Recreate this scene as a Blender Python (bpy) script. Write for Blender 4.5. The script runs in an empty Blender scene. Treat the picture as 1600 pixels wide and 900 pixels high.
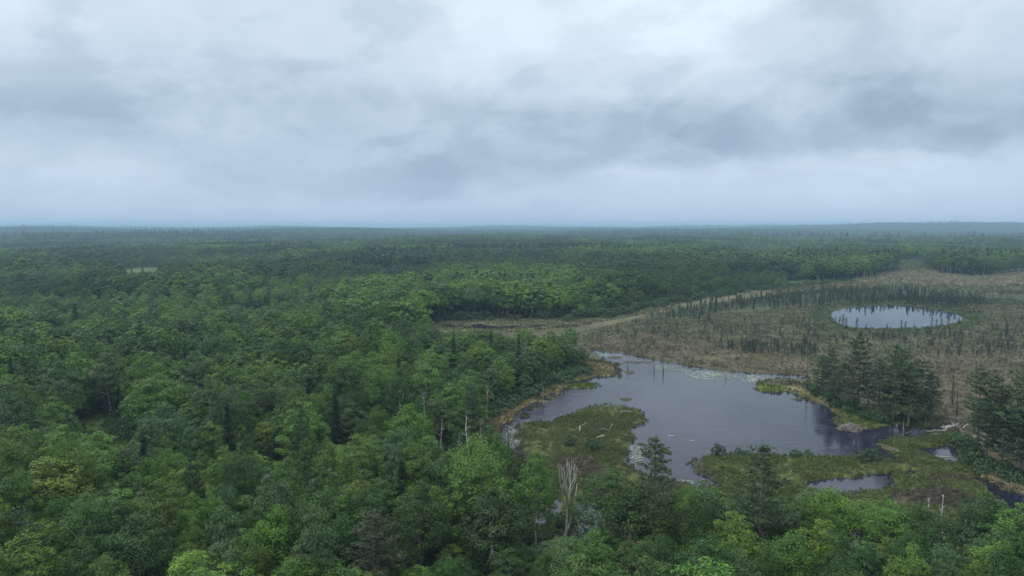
import bpy, math, random
import numpy as np
from mathutils import Vector

# ------------------------------------------------------------------ camera, world, light
SC = bpy.context.scene
COL = SC.collection
F = 1067.0                     # focal length in pixels of a 1600 px wide frame (24 mm lens)
PITCH = math.radians(5.22)     # the drone camera looks slightly down
CAMZ = 55.0
cp, sp = math.cos(PITCH), math.sin(PITCH)

cam = bpy.data.cameras.new('camera')
cam.sensor_width = 36.0
cam.lens = 36.0 * F / 1600.0
cam.clip_start = 0.5
cam.clip_end = 80000.0
camo = bpy.data.objects.new('camera', cam)
COL.objects.link(camo)
camo.location = (0, 0, CAMZ)
camo.rotation_euler = (math.radians(90) - PITCH, 0, 0)
SC.camera = camo


def pixdir(px, py):
    a, b = (px - 800.0) / F, (450.0 - py) / F
    d = np.array([a, cp + b * sp, -sp + b * cp])
    return d / np.linalg.norm(d)


def ground(px, py, z=0.0):
    """Point of the plane at height z that the photograph shows at px, py."""
    d = pixdir(px, py)
    t = (z - CAMZ) / d[2]
    return np.array([d[0] * t, d[1] * t, z])


def proj(x, y, z):
    dz = z - CAMZ
    fw = y * cp - dz * sp
    up = y * sp + dz * cp
    return 800.0 + F * x / fw, 450.0 - F * up / fw


SC.view_settings.view_transform = 'Standard'
SC.view_settings.look = 'None'
SC.view_settings.exposure = 0.0
SC.view_settings.gamma = 1.0
SC.render.engine = 'CYCLES'
cy = SC.cycles
cy.max_bounces = 5
cy.diffuse_bounces = 3
cy.glossy_bounces = 2
cy.transmission_bounces = 3
cy.volume_bounces = 0
cy.transparent_max_bounces = 4
cy.caustics_reflective = False
cy.caustics_refractive = False
cy.use_denoising = True
try:
    cy.denoiser = 'OPENIMAGEDENOISE'
    cy.denoising_prefilter = 'ACCURATE'
    cy.denoising_input_passes = 'RGB_ALBEDO_NORMAL'
except Exception:
    pass

SUN_EL, SUN_AZ = math.radians(54), math.radians(285)   # azimuth clockwise from +Y
sun = bpy.data.lights.new('sun', 'SUN')
sun.energy = 1.5
sun.angle = math.radians(22)
sun.color = (1.0, 0.97, 0.92)
suno = bpy.data.objects.new('sun', sun)
COL.objects.link(suno)
sdir = Vector((math.sin(SUN_AZ) * math.cos(SUN_EL), math.cos(SUN_AZ) * math.cos(SUN_EL), math.sin(SUN_EL)))
suno.rotation_euler = sdir.to_track_quat('Z', 'Y').to_euler()


class NT:
    """Small helper to write node trees."""
    def __init__(s, tree):
        s.t = tree
        s.n = tree.nodes
        s.n.clear()

    def add(s, typ, **kw):
        nd = s.n.new(typ)
        for k, v in kw.items():
            setattr(nd, k, v)
        return nd

    def put(s, nd, key, v):
        if v is None:
            return
        sock = nd.inputs[key]
        if isinstance(v, bpy.types.NodeSocket):
            s.t.links.new(v, sock)
        else:
            sock.default_value = v

    def math(s, op, a, b=None, c=None, clamp=False):
        nd = s.add('ShaderNodeMath', operation=op, use_clamp=clamp)
        for i, v in enumerate((a, b, c)):
            s.put(nd, i, v)
        return nd.outputs[0]

    def vmath(s, op, a, b=None, scale=None):
        nd = s.add('ShaderNodeVectorMath', operation=op)
        s.put(nd, 0, a)
        s.put(nd, 1, b)
        if scale is not None:
            s.put(nd, 'Scale', scale)
        return nd.outputs['Value'] if op in ('LENGTH', 'DOT_PRODUCT') else nd.outputs[0]

    def noise(s, vec, scale, detail=3.0, rough=0.5, dist=0.0, lac=2.0):
        nd = s.add('ShaderNodeTexNoise')
        s.put(nd, 'Vector', vec)
        s.put(nd, 'Scale', scale)
        s.put(nd, 'Detail', detail)
        s.put(nd, 'Roughness', rough)
        s.put(nd, 'Distortion', dist)
        s.put(nd, 'Lacunarity', lac)
        return nd

    def maprange(s, v, a, b, c, d, interp='SMOOTHSTEP'):
        nd = s.add('ShaderNodeMapRange', interpolation_type=interp)
        for i, x in enumerate((v, a, b, c, d)):
            s.put(nd, i, x)
        return nd.outputs[0]

    def mix(s, fac, a, b, blend='MIX'):
        nd = s.add('ShaderNodeMix', data_type='RGBA', blend_type=blend)
        s.put(nd, 0, fac)
        s.put(nd, 6, a)
        s.put(nd, 7, b)
        return nd.outputs[2]

    def ramp(s, fac, stops, interp='LINEAR'):
        nd = s.add('ShaderNodeValToRGB')
        nd.color_ramp.interpolation = interp
        el = nd.color_ramp.elements
        while len(el) < len(stops):
            el.new(0.5)
        for e, (p, c) in zip(el, stops):
            e.position = p
            e.color = (*c, 1)
        s.put(nd, 0, fac)
        return nd.outputs[0]


world = bpy.data.worlds.new('World')
SC.world = world
world.use_nodes = True
w = NT(world.node_tree)
tc = w.add('ShaderNodeTexCoord')
D = w.vmath('NORMALIZE', tc.outputs['Generated'])
sep = w.add('ShaderNodeSeparateXYZ')
w.put(sep, 0, D)
DZ = w.math('MAXIMUM', sep.outputs[2], 0.0)
nish = w.add('ShaderNodeTexSky', sky_type='NISHITA')
nish.sun_disc = False
nish.sun_elevation = SUN_EL
nish.sun_rotation = SUN_AZ
nish.air_density = 1.0
nish.dust_density = 2.0
# the cloud deck, laid out on a plane above the land
den = w.math('ADD', DZ, 0.42)
comb = w.add('ShaderNodeCombineXYZ')
w.put(comb, 0, w.math('DIVIDE', sep.outputs[0], den))
w.put(comb, 1, w.math('DIVIDE', sep.outputs[1], den))
w.put(comb, 2, 0.37)
P = comb.outputs[0]
n_big = w.noise(P, 1.3, 6.0, 0.52, 0.3).outputs[0]
n_mid = w.noise(P, 2.6, 7.0, 0.58, 0.5).outputs[0]
n_fine = w.noise(P, 7.0, 5.0, 0.55, 0.4).outputs[0]
base = w.ramp(DZ, [(0.0, (0.50, 0.625, 0.785)), (0.06, (0.52, 0.635, 0.785)), (0.16, (0.575, 0.685, 0.815)),
                   (0.30, (0.70, 0.80, 0.89)), (0.55, (1.06, 1.14, 1.19)), (1.0, (1.50, 1.57, 1.62))])
warp = w.noise(P, 3.0, 7.0, 0.58, 0.2).outputs[1]
warpv = w.vmath('SCALE', w.vmath('SUBTRACT', warp, (0.5, 0.5, 0.5)), scale=0.20)
wz = w.vmath('MULTIPLY', warpv, (1.6, 0.6, 0.45))
DW = w.vmath('ADD', D, wz)
# large masses of the cloud deck: (px, py, half width px, half height px, strength)
MASSES = [
    (600, 225, 520, 80, -0.17, 1), (330, 140, 330, 50, -0.06, 0), (1570, 125, 150, 95, -0.20, 1), (1330, 175, 270, 62, -0.17, 1),
    (1010, 222, 270, 58, -0.13, 1), (860, 110, 80, 40, -0.10, 1), (1290, 60, 90, 70, -0.12, 1), (1400, 280, 420, 45, 0.17, 0),
    (60, 30, 280, 70, 0.07, 0), (950, 50, 150, 60, 0.12, 0), (1130, 90, 90, 90, 0.12, 0), (60, 240, 180, 50, 0.10, 0), (1200, 130, 60, 110, 0.06, 0),
    (500, 322, 520, 20, 0.05, 0), (1480, 40, 90, 60, 0.08, 0), (620, 110, 160, 40, 0.05, 0), (470, 245, 60, 40, -0.05, 1), (700, 255, 90, 40, -0.05, 1),
]
acc = None
for (mx, my, hw, hh, st, sharp) in MASSES:
    c = pixdir(mx, my)
    df = w.vmath('SUBTRACT', DW, tuple(c))
    ln = w.vmath('LENGTH', w.vmath('MULTIPLY', df, (F / hw, F / hw, F / hh)))
    if sharp:
        g = w.maprange(ln, 0.72, 1.12, 1.0, 0.0)
    else:
        g = w.math('EXPONENT', w.math('MULTIPLY', w.math('MULTIPLY', ln, ln), -0.8))
    g = w.math('MULTIPLY', g, st * (0.68 if st < 0 else 1.0))
    acc = g if acc is None else w.math('ADD', acc, g)
fade = w.maprange(DZ, 0.0, 0.14, 0.15, 1.0)
v = w.math('MULTIPLY', w.math('SUBTRACT', n_big, 0.48), 0.28)
v = w.math('ADD', v, w.math('MULTIPLY', w.math('SUBTRACT', n_mid, 0.48), 0.30))
v = w.math('ADD', v, w.math('MULTIPLY', w.math('SUBTRACT', n_fine, 0.5), 0.16))
edge = w.maprange(w.noise(P, 1.9, 7.0, 0.56, 0.45).outputs[0], 0.475, 0.56, 0.0, 1.0)
edge2 = w.maprange(w.noise(w.vmath('ADD', P, (3.1, 7.7, 0.0)), 3.4, 6.0, 0.55, 0.35).outputs[0], 0.48, 0.57, 0.0, 1.0)
v = w.math('ADD', v, w.math('MULTIPLY', w.math('SUBTRACT', 0.45, edge), 0.10))
v = w.math('ADD', v, w.math('MULTIPLY', w.math('SUBTRACT', 0.45, edge2), 0.09))
v = w.math('MULTIPLY', v, fade)
v = w.math('ADD', v, acc)
gain = w.math('ADD', v, 1.0)
cool = w.ramp(w.math('ADD', v, 0.5), [(0.0, (0.82, 0.96, 1.08)), (0.35, (0.93, 0.985, 1.03)), (0.6, (1.0, 1.0, 1.0)), (1.0, (1.02, 1.0, 0.98))])
cloud = w.mix(1.0, base, cool, 'MULTIPLY')
cloud = w.vmath('SCALE', cloud, scale=gain)
bgc = w.add('ShaderNodeBackground')
w.put(bgc, 0, cloud)
w.put(bgc, 1, 1.0)
bgs = w.add('ShaderNodeBackground')
w.put(bgs, 0, nish.outputs[0])
w.put(bgs, 1, 0.08)
mx = w.add('ShaderNodeMixShader')
w.put(mx, 0, 0.93)
w.t.links.new(bgs.outputs[0], mx.inputs[1])
w.t.links.new(bgc.outputs[0], mx.inputs[2])
wo = w.add('ShaderNodeOutputWorld')
w.t.links.new(mx.outputs[0], wo.inputs[0])

HAZE_DENSITY = 1.0 / 6800.0
HAZE_COLOR = (0.53, 0.79, 1.0)

# ------------------------------------------------------------------ numeric helpers


def _hash(ix, iy, seed):
    h = (ix.astype(np.int64) * 374761393 + iy.astype(np.int64) * 668265263 + seed * 1442695041) & 0xFFFFFFFF
    h = ((h ^ (h >> 13)) * 1274126177) & 0xFFFFFFFF
    h = h ^ (h >> 16)
    return (h & 0xFFFFFF) / float(0xFFFFFF)


def vnoise(x, y, seed=0):
    x = np.asarray(x, float)
    y = np.asarray(y, float)
    x0, y0 = np.floor(x), np.floor(y)
    fx, fy = x - x0, y - y0
    fx = fx * fx * (3 - 2 * fx)
    fy = fy * fy * (3 - 2 * fy)
    a, b = _hash(x0, y0, seed), _hash(x0 + 1, y0, seed)
    c, d = _hash(x0, y0 + 1, seed), _hash(x0 + 1, y0 + 1, seed)
    return (a * (1 - fx) + b * fx) * (1 - fy) + (c * (1 - fx) + d * fx) * fy


def fbm(x, y, scale, seed=0, octs=4):
    """0..1 noise, feature size in metres"""
    s = np.zeros_like(np.asarray(x, float))
    a, t = 1.0, 0.0
    for o in range(octs):
        f = 2.0 ** o / scale
        s = s + a * vnoise(np.asarray(x) * f + 17.3 * o, np.asarray(y) * f - 9.1 * o, seed + o * 31)
        t += a
        a *= 0.5
    return s / t


def sstep(a, b, x):
    t = np.clip((np.asarray(x, float) - a) / (b - a), 0, 1)
    return t * t * (3 - 2 * t)


def inpoly(x, y, poly):
    x = np.asarray(x, float)
    y = np.asarray(y, float)
    c = np.zeros(x.shape, bool)
    n = len(poly)
    j = n - 1
    for i in range(n):
        xi, yi = poly[i]
        xj, yj = poly[j]
        if yi != yj:
            k = ((yi > y) != (yj > y)) & (x < (xj - xi) * (y - yi) / (yj - yi) + xi)
            c ^= k
        j = i
    return c


def segdist(x, y, poly):
    d = np.full(x.shape, 1e9)
    n = len(poly)
    for i in range(n):
        ax, ay = poly[i]
        bx, by = poly[(i + 1) % n]
        dx, dy = bx - ax, by - ay
        l2 = dx * dx + dy * dy + 1e-9
        t = np.clip(((x - ax) * dx + (y - ay) * dy) / l2, 0, 1)
        d = np.minimum(d, (x - ax - t * dx) ** 2 + (y - ay - t * dy) ** 2)
    return np.sqrt(d)


def gpoly(pts):
    return [tuple(ground(px, py)[:2]) for px, py in pts]


# ------------------------------------------------------------------ layout of the place
LAKE = gpoly([
    (918, 545), (945, 549), (980, 553), (1030, 564), (1075, 571), (1120, 578), (1170, 583), (1215, 585), (1250, 586.5),
    (1264, 589), (1250, 592.5), (1222, 591), (1200, 593), (1186, 599), (1179, 606), (1192, 612), (1212, 614.5), (1226, 612.5),
    (1237, 614), (1256, 621), (1266, 629), (1283, 631), (1296, 639), (1304, 648), (1318, 651), (1330, 650), (1334, 654), (1316, 654), (1302, 655),
    (1309, 662), (1322, 667), (1340, 671), (1362, 671.5), (1378, 668), (1400, 664), (1424, 667), (1450, 668), (1478, 668), (1484, 672),
    (1462, 675), (1450, 681), (1436, 684), (1410, 683), (1392, 685), (1376, 690), (1371, 695), (1384, 704), (1394, 711), (1400, 717), (1412, 724),
    (1396, 721), (1370, 718), (1330, 716), (1290, 715), (1250, 713), (1200, 713), (1160, 711), (1120, 711), (1095, 713),
    (1084, 720), (1082, 725), (1092, 732), (1091, 738), (1104, 745), (1112, 752), (1122, 757), (1110, 762), (1085, 760), (1066, 757),
    (1030, 752), (1002, 742), (984, 729), (977, 716), (982, 702), (992, 691), (990, 683), (980, 675), (985, 667),
    (1001, 662), (1008, 654), (1003, 645), (985, 638), (962, 632), (935, 633), (905, 642), (880, 653), (860, 661), (835, 659),
    (815, 664), (806, 682), (812, 700), (800, 712), (786, 700), (780, 684), (788, 664), (800, 653), (815, 640), (835, 630), (848, 621), (862, 614),
    (880, 607), (884, 604.5), (903, 607), (930, 606), (935.5, 603), (926, 599.5), (902, 599.5), (893, 601), (889, 597), (915, 594.5), (928, 588), (948, 589.5), (960, 585),
    (966, 578), (957, 569), (941, 560), (926, 552)])
ROUND = gpoly([(1297, 490), (1303, 485.5), (1318, 482), (1345, 478.8), (1380, 477), (1405, 477.3), (1435, 480), (1470, 485), (1497, 490.5), (1504, 496),
               (1503, 501), (1490, 506), (1470, 509.5), (1435, 512.5), (1390, 514), (1345, 513.2), (1318, 509), (1302, 502)])
POOLS = [
    gpoly([(1258, 758), (1285, 749), (1330, 746), (1365, 742), (1393, 738), (1401, 744), (1399, 755), (1388, 765), (1340, 771), (1300, 771), (1270, 769)]),
    gpoly([(1392, 739), (1420, 736), (1438, 736.5), (1432, 742), (1418, 742)]),
    gpoly([(1437, 702), (1465, 699), (1481, 696), (1494, 702), (1501, 715), (1482, 722), (1456, 714), (1440, 706)]),
    gpoly([(1438, 766), (1453, 761.5), (1461, 765), (1446, 769)]),
    gpoly([(1522, 746), (1545, 750), (1566, 765), (1600, 771), (1660, 778), (1660, 815), (1600, 808), (1578, 796), (1560, 782), (1538, 764)]),
    gpoly([(686, 511), (696, 506.5), (715, 508.5), (742, 506.5), (750, 505.5), (757, 507), (775, 510), (810, 508), (853, 506), (857, 508.5), (840, 511.5), (800, 514), (765, 515.5), (742, 514), (712, 514)]),
    gpoly([(832, 782), (862, 778), (884, 786), (880, 806), (858, 816), (838, 812), (826, 798)]),
    gpoly([(900, 792), (922, 788), (938, 800), (934, 836), (918, 848), (904, 836), (898, 812)]),
    gpoly([(1330, 830), (1352, 826), (1362, 845), (1356, 872), (1338, 876), (1326, 856)]),
    gpoly([(812, 760), (830, 757), (838, 768), (824, 776), (810, 772)]),
]
# little islets of sedge standing in the lake (px, py, half width px, half depth px)
ISLETS = [(983, 582, 8, 2.2), (966, 587, 6, 1.6), (962, 558.5, 14, 2.0), (992, 566, 18, 1.4), (968, 568.5, 7, 1.2), (970, 579, 4.5, 1.6),
          (978, 624, 9.5, 2.2), (1245, 624, 10, 1.8), (1085, 578, 5, 0.9), (1123, 581.5, 9, 0.8), (1145, 582, 5, 0.7), (1197, 601, 10, 2.2),
          (1012, 566.5, 9, 0.7), (730, 509, 9, 0.5), (772, 508, 14, 0.6), (820, 509.5, 12, 0.5), (716, 511.5, 10, 0.6), (850, 628, 10, 2.4), (862, 622, 8, 2.0), (836, 638, 9, 2.0), (872, 615, 7, 1.4), (820, 650, 7, 2.2), (808, 668, 6, 2.4),
          (889, 596.5, 5, 1.0), (1090, 736, 5, 1.5), (1075, 757, 4, 1.5)]

# open wetland (no closed forest): outline on the ground
WET = gpoly([
    (650, 509), (700, 500), (760, 497), (890, 496), (955, 490.5), (990, 480), (1060, 471.5), (1150, 456.5), (1220, 448), (1240, 440), (1300, 438), (1345, 436), (1378, 429),
    (1396, 420), (1405, 408), (1440, 406), (1448, 418), (1470, 427), (1520, 432), (1562, 431), (1600, 421), (1720, 421), (2050, 435),
    (2300, 560), (2300, 1000), (1700, 900), (1600, 850), (1560, 830), (1480, 858), (1350, 862), (1290, 842), (1200, 850), (1080, 835), (1000, 815),
    (938, 842), (905, 846), (885, 815), (850, 815), (815, 770), (790, 715), (745, 668), (735, 648), (780, 632), (820, 614), (870, 592), (912, 575), (898, 566), (845, 556), (740, 545), (650, 522)])
CLEAR1 = gpoly([(106, 662), (150, 648), (200, 658), (262, 676), (280, 715), (235, 770), (170, 800), (128, 775), (100, 710)])
CLEAR2 = gpoly([(190, 424), (215, 419), (236, 418), (252, 420), (250, 430), (238, 444), (200, 446), (186, 434)])
CLEAR3 = gpoly([(0, 389), (60, 386), (70, 393), (0, 397)])
OPEN = [WET, CLEAR1, CLEAR2, CLEAR3]

# what the photograph shows uncovered by the forest: trees in front stay below these outlines
SEEN = [
    [(668, 512), (700, 501), (890, 497), (960, 490), (1060, 471), (1220, 447), (1390, 428), (1410, 412), (1436, 412), (1450, 425), (1520, 433), (1600, 425), (1640, 425), (1640, 790),
     (1590, 800), (1548, 778), (1520, 782), (1475, 776), (1430, 766), (1400, 770), (1340, 773), (1290, 774), (1262, 766), (1150, 772), (1110, 764), (1065, 757), (1052, 742), (1010, 748),
     (960, 738), (925, 735), (890, 722), (862, 712), (848, 702), (826, 690), (800, 706), (765, 655), (738, 645), (790, 630), (830, 610), (870, 590), (910, 577), (918, 562), (903, 545),
     (885, 522), (850, 516), (800, 513), (760, 518), (700, 520)],
    [(116, 666), (160, 655), (192, 664), (214, 700), (168, 702), (132, 692)],
    [(190, 423), (236, 419), (250, 420), (246, 427), (194, 428)],
    [(836, 788), (860, 786), (862, 804), (838, 806)], [(908, 802), (930, 800), (930, 838), (910, 838)], [(1334, 838), (1351, 836), (1352, 862), (1336, 864)],
]
HILLS = [(3900, 6200, 1500, 62), (-900, 4300, 700, 20), (1700, 4700, 800, 18), (-3300, 4800, 900, 24), (-200, 8500, 1300, 26), (5200, 9000, 2500, 60),
         (-1600, 2600, 500, 12), (2300, 9500, 1000, 30), (-5500, 8000, 1500, 34), (-2600, 7600, 900, 28), (700, 6800, 600, 20)]


def terrain(x, y):
    x = np.asarray(x, float)
    y = np.asarray(y, float)
    d = np.hypot(x, y)
    amp = sstep(600, 2300, d)
    z = amp * (36.0 * (fbm(x, y, 900, 5, 3) - 0.50) + 7.0 * (fbm(x, y, 260, 8, 2) - 0.5))
    for hx, hy, r, h in HILLS:
        z = z + h * np.exp(-(((x - hx) / r) ** 2 + ((y - hy) / (r * 0.7)) ** 2)) * (0.8 + 0.4 * fbm(x, y, 500, 21, 2))
    return z


WATERS = [LAKE, ROUND] + POOLS
ISL = []
for (px, py, hw, hd) in ISLETS:
    c = ground(px, py)
    rx = np.hypot(*(ground(px + hw, py) - c)[:2])
    ry = abs(ground(px, py - hd)[1] - c[1])
    ISL.append((c[0], c[1], rx, max(ry, 0.8)))


def water_sd(x, y):
    """signed distance to open water in metres, negative inside"""
    sd = np.full(x.shape, 60.0)
    for k, pl in enumerate(WATERS):
        xs = [p[0] for p in pl]
        ys = [p[1] for p in pl]
        m = (x > min(xs) - 25) & (x < max(xs) + 25) & (y > min(ys) - 25) & (y < max(ys) + 25)
        if not m.any():
            continue
        xx, yy = x[m], y[m]
        d = segdist(xx, yy, pl)
        d = np.where(inpoly(xx, yy, pl), -d, d)
        sd[m] = np.minimum(sd[m], d)
    amp = np.where(y > 340, 0.8, 1.5)
    sd = sd + amp * (fbm(x, y, 5.0, 3, 3) - 0.5) * 2.0 + 0.5 * amp * (fbm(x, y, 1.7, 4, 2) - 0.5) * 2
    for cx, cy_, rx, ry in ISL:
        m = (abs(x - cx) < rx * 2 + 3) & (abs(y - cy_) < ry * 2 + 3)
        if m.any():
            xx, yy = x[m], y[m]
            q = np.hypot((xx - cx) / rx, (yy - cy_) / ry)
            e = (1.0 - q) * min(rx, ry) + 0.7 * (fbm(xx, yy, 1.6, 14, 2) - 0.5) * 2
            sd[m] = np.maximum(sd[m], e)
    return sd


# ------------------------------------------------------------------ mesh helpers


def mesh_np(name, V, Q, mats, mi=None, smooth=False, cols=None):
    V = np.asarray(V, np.float32)
    Q = np.asarray(Q, np.int32)
    me = bpy.data.meshes.new(name)
    me.vertices.add(len(V))
    me.vertices.foreach_set('co', V.ravel())
    me.loops.add(Q.size)
    me.loops.foreach_set('vertex_index', Q.ravel())
    k = Q.shape[1]
    me.polygons.add(len(Q))
    me.polygons.foreach_set('loop_start', np.arange(0, Q.size, k, dtype=np.int32))
    try:
        me.polygons.foreach_set('loop_total', np.full(len(Q), k, np.int32))
    except Exception:
        pass
    for m in mats:
        me.materials.append(m)
    if mi is not None:
        me.polygons.foreach_set('material_index', np.asarray(mi, np.int32))
    if smooth:
        me.polygons.foreach_set('use_smooth', np.ones(len(Q), bool))
    if cols is not None:
        at = me.attributes.new('soil', 'FLOAT_COLOR', 'POINT')
        c4 = np.ones((len(V), 4), np.float32)
        c4[:, :3] = cols
        at.data.foreach_set('color', c4.ravel())
    me.update(calc_edges=True)
    me.validate()
    return me


class Geo:
    """collects quads"""
    def __init__(s):
        s.V, s.Q, s.M, s.n = [], [], [], 0

    def add(s, V, Q, m=0):
        s.V.append(np.asarray(V, float))
        s.Q.append(np.asarray(Q) + s.n)
        s.M.append(np.full(len(Q), m))
        s.n += len(V)

    def tube(s, pts, rad, sides=5, m=0, cap=True):
        pts = np.asarray(pts, float)
        rad = np.asarray(rad, float)
        n = len(pts)
        tan = np.gradient(pts, axis=0)
        tan /= np.linalg.norm(tan, axis=1)[:, None] + 1e-9
        ref = np.array([0.31, 0.95, 0.07]) if abs(tan[0][2]) > 0.5 else np.array([0.05, 0.1, 1.0])
        u = np.cross(tan, ref)
        u /= np.linalg.norm(u, axis=1)[:, None] + 1e-9
        v = np.cross(tan, u)
        a = np.arange(sides) * 2 * math.pi / sides
        V = pts[:, None, :] + rad[:, None, None] * (np.cos(a)[None, :, None] * u[:, None, :] + np.sin(a)[None, :, None] * v[:, None, :])
        V = V.reshape(-1, 3)
        i = np.arange(n - 1)[:, None] * sides
        j = np.arange(sides)[None, :]
        j2 = (j + 1) % sides
        Q = np.stack([i + j, i + j2, i + sides + j2, i + sides + j], -1).reshape(-1, 4)
        s.add(V, Q, m)

    def leaves(s, pos, nrm, size, rng, aspect=0.7, m=0, along=None):
        n = len(pos)
        nrm = nrm / (np.linalg.norm(nrm, axis=1)[:, None] + 1e-9)
        if along is None:
            along = rng.normal(size=(n, 3))
        t = along - nrm * (along * nrm).sum(1)[:, None]
        t /= np.linalg.norm(t, axis=1)[:, None] + 1e-9
        b = np.cross(nrm, t)
        sz = np.broadcast_to(np.asarray(size, float), (n,))[:, None]
        V = np.stack([pos - t * sz * 0.5, pos + b * sz * 0.5 * aspect + t * sz * 0.05, pos + t * sz * 0.5, pos - b * sz * 0.5 * aspect + t * sz * 0.05], 1).reshape(-1, 3)
        Q = np.arange(4 * n).reshape(n, 4)
        s.add(V, Q, m)

    def mesh(s, name, mats, smooth=False):
        return mesh_np(name, np.concatenate(s.V), np.concatenate(s.Q), mats, np.concatenate(s.M), smooth)


def unit(v):
    return v / (np.linalg.norm(v, axis=-1, keepdims=True) + 1e-9)


# ------------------------------------------------------------------ materials


def new_mat(name):
    m = bpy.data.materials.new(name)
    m.use_nodes = True
    return m, NT(m.node_tree)


def leaf_material(name, var=0.5, transl=0.25, hue=0.03, rough=0.55, spec=0.25):
    """colour comes from the tree's own 'tint' (set per tree), varied leaf by leaf"""
    m, t = new_mat(name)
    at = t.add('ShaderNodeAttribute', attribute_type='INSTANCER', attribute_name='tint')
    geo = t.add('ShaderNodeNewGeometry')
    r = geo.outputs['Random Per Island']
    wn = t.add('ShaderNodeTexWhiteNoise', noise_dimensions='1D')
    t.put(wn, 'W', r)
    hs = t.add('ShaderNodeHueSaturation')
    t.put(hs, 'Hue', t.maprange(wn.outputs[0], 0, 1, 0.5 - hue, 0.5 + hue, 'LINEAR'))
    t.put(hs, 'Saturation', t.maprange(r, 0, 1, 0.85, 1.1, 'LINEAR'))
    t.put(hs, 'Value', t.maprange(r, 0, 1, 1.0 - var, 1.0 + var, 'LINEAR'))
    t.put(hs, 'Color', at.outputs['Color'])
    p = t.add('ShaderNodeBsdfPrincipled')
    t.put(p, 'Base Color', hs.outputs[0])
    t.put(p, 'Roughness', rough)
    t.put(p, 'Specular IOR Level', spec)
    tr = t.add('ShaderNodeBsdfTranslucent')
    t.put(tr, 0, t.mix(1.0, hs.outputs[0], (1.1, 1.25, 0.6, 1), 'MULTIPLY'))
    mxs = t.add('ShaderNodeMixShader')
    t.put(mxs, 0, transl)
    t.t.links.new(p.outputs[0], mxs.inputs[1])
    t.t.links.new(tr.outputs[0], mxs.inputs[2])
    o = t.add('ShaderNodeOutputMaterial')
    t.t.links.new(mxs.outputs[0], o.inputs[0])
    return m


def bark_material(name, c1, c2, scale=3.0, stretch=0.25):
    m, t = new_mat(name)
    tcn = t.add('ShaderNodeTexCoord')
    mp = t.vmath('MULTIPLY', tcn.outputs['Object'], (1, 1, stretch))
    n = t.noise(mp, scale, 5, 0.6, 0.3).outputs[0]
    n2 = t.noise(tcn.outputs['Object'], scale * 0.35, 3, 0.5).outputs[0]
    c = t.ramp(t.math('ADD', t.math('MULTIPLY', n, 0.7), t.math('MULTIPLY', n2, 0.3)), [(0.36, c1), (0.62, c2)])
    p = t.add('ShaderNodeBsdfPrincipled')
    t.put(p, 'Base Color', c)
    t.put(p, 'Roughness', 0.9)
    t.put(p, 'Specular IOR Level', 0.15)
    b = t.add('ShaderNodeBump')
    t.put(b, 'Strength', 0.4)
    t.put(b, 'Height', n)
    t.put(p, 'Normal', b.outputs[0])
    o = t.add('ShaderNodeOutputMaterial')
    t.t.links.new(p.outputs[0], o.inputs[0])
    return m


M_LEAF = leaf_material('broadleaf_foliage', 0.38, 0.16, 0.015)
M_NEEDLE = leaf_material('conifer_needles', 0.45, 0.12, 0.02, 0.6, 0.2)
M_HEATH = leaf_material('heath_leaves', 0.28, 0.15, 0.015, 0.7, 0.15)
M_SEDGE = leaf_material('sedge_blades', 0.35, 0.2, 0.02, 0.7, 0.15)
M_BARK = bark_material('grey_bark', (0.07, 0.055, 0.045), (0.19, 0.165, 0.14))
M_BARKD = bark_material('dark_bark', (0.04, 0.032, 0.027), (0.11, 0.09, 0.075))
M_PINEBARK = bark_material('pine_bark', (0.12, 0.10, 0.085), (0.30, 0.27, 0.23))
M_BIRCH = bark_material('birch_bark', (0.34, 0.31, 0.28), (0.70, 0.67, 0.62), 2.2, 1.6)
M_DEAD = bark_material('weathered_dead_wood', (0.16, 0.145, 0.13), (0.40, 0.37, 0.34))
M_DEADD = bark_material('dark_dead_wood', (0.05, 0.042, 0.036), (0.13, 0.11, 0.10))
M_BLEACH = bark_material('bleached_wood', (0.44, 0.42, 0.39), (0.76, 0.73, 0.68))

# ground
mg, t = new_mat('wetland_and_forest_soil')
at = t.add('ShaderNodeAttribute', attribute_type='GEOMETRY', attribute_name='soil')
geo = t.add('ShaderNodeNewGeometry')
pos = geo.outputs['Position']
n1 = t.noise(pos, 0.9, 5, 0.65).outputs[0]
n2 = t.noise(pos, 0.12, 4, 0.6).outputs[0]
n3 = t.noise(pos, 0.02, 4, 0.55, 0.4).outputs[0]
val = t.math('MULTIPLY', t.maprange(n1, 0.25, 0.75, 0.65, 1.35, 'LINEAR'), t.maprange(n2, 0.3, 0.7, 0.75, 1.25, 'LINEAR'))
colr = t.vmath('SCALE', at.outputs['Color'], scale=val)
colr = t.mix(t.maprange(n3, 0.4, 0.7, 0.0, 0.35), colr, t.mix(1.0, colr, (1.15, 0.95, 0.8, 1), 'MULTIPLY'))
p = t.add('ShaderNodeBsdfPrincipled')
t.put(p, 'Base Color', colr)
t.put(p, 'Roughness', 0.95)
t.put(p, 'Specular IOR Level', 0.1)
bp = t.add('ShaderNodeBump')
t.put(bp, 'Strength', 0.6)
t.put(bp, 'Distance', 0.3)
t.put(bp, 'Height', n1)
t.put(p, 'Normal', bp.outputs[0])
o = t.add('ShaderNodeOutputMaterial')
t.t.links.new(p.outputs[0], o.inputs[0])
M_GROUND = mg


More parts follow.
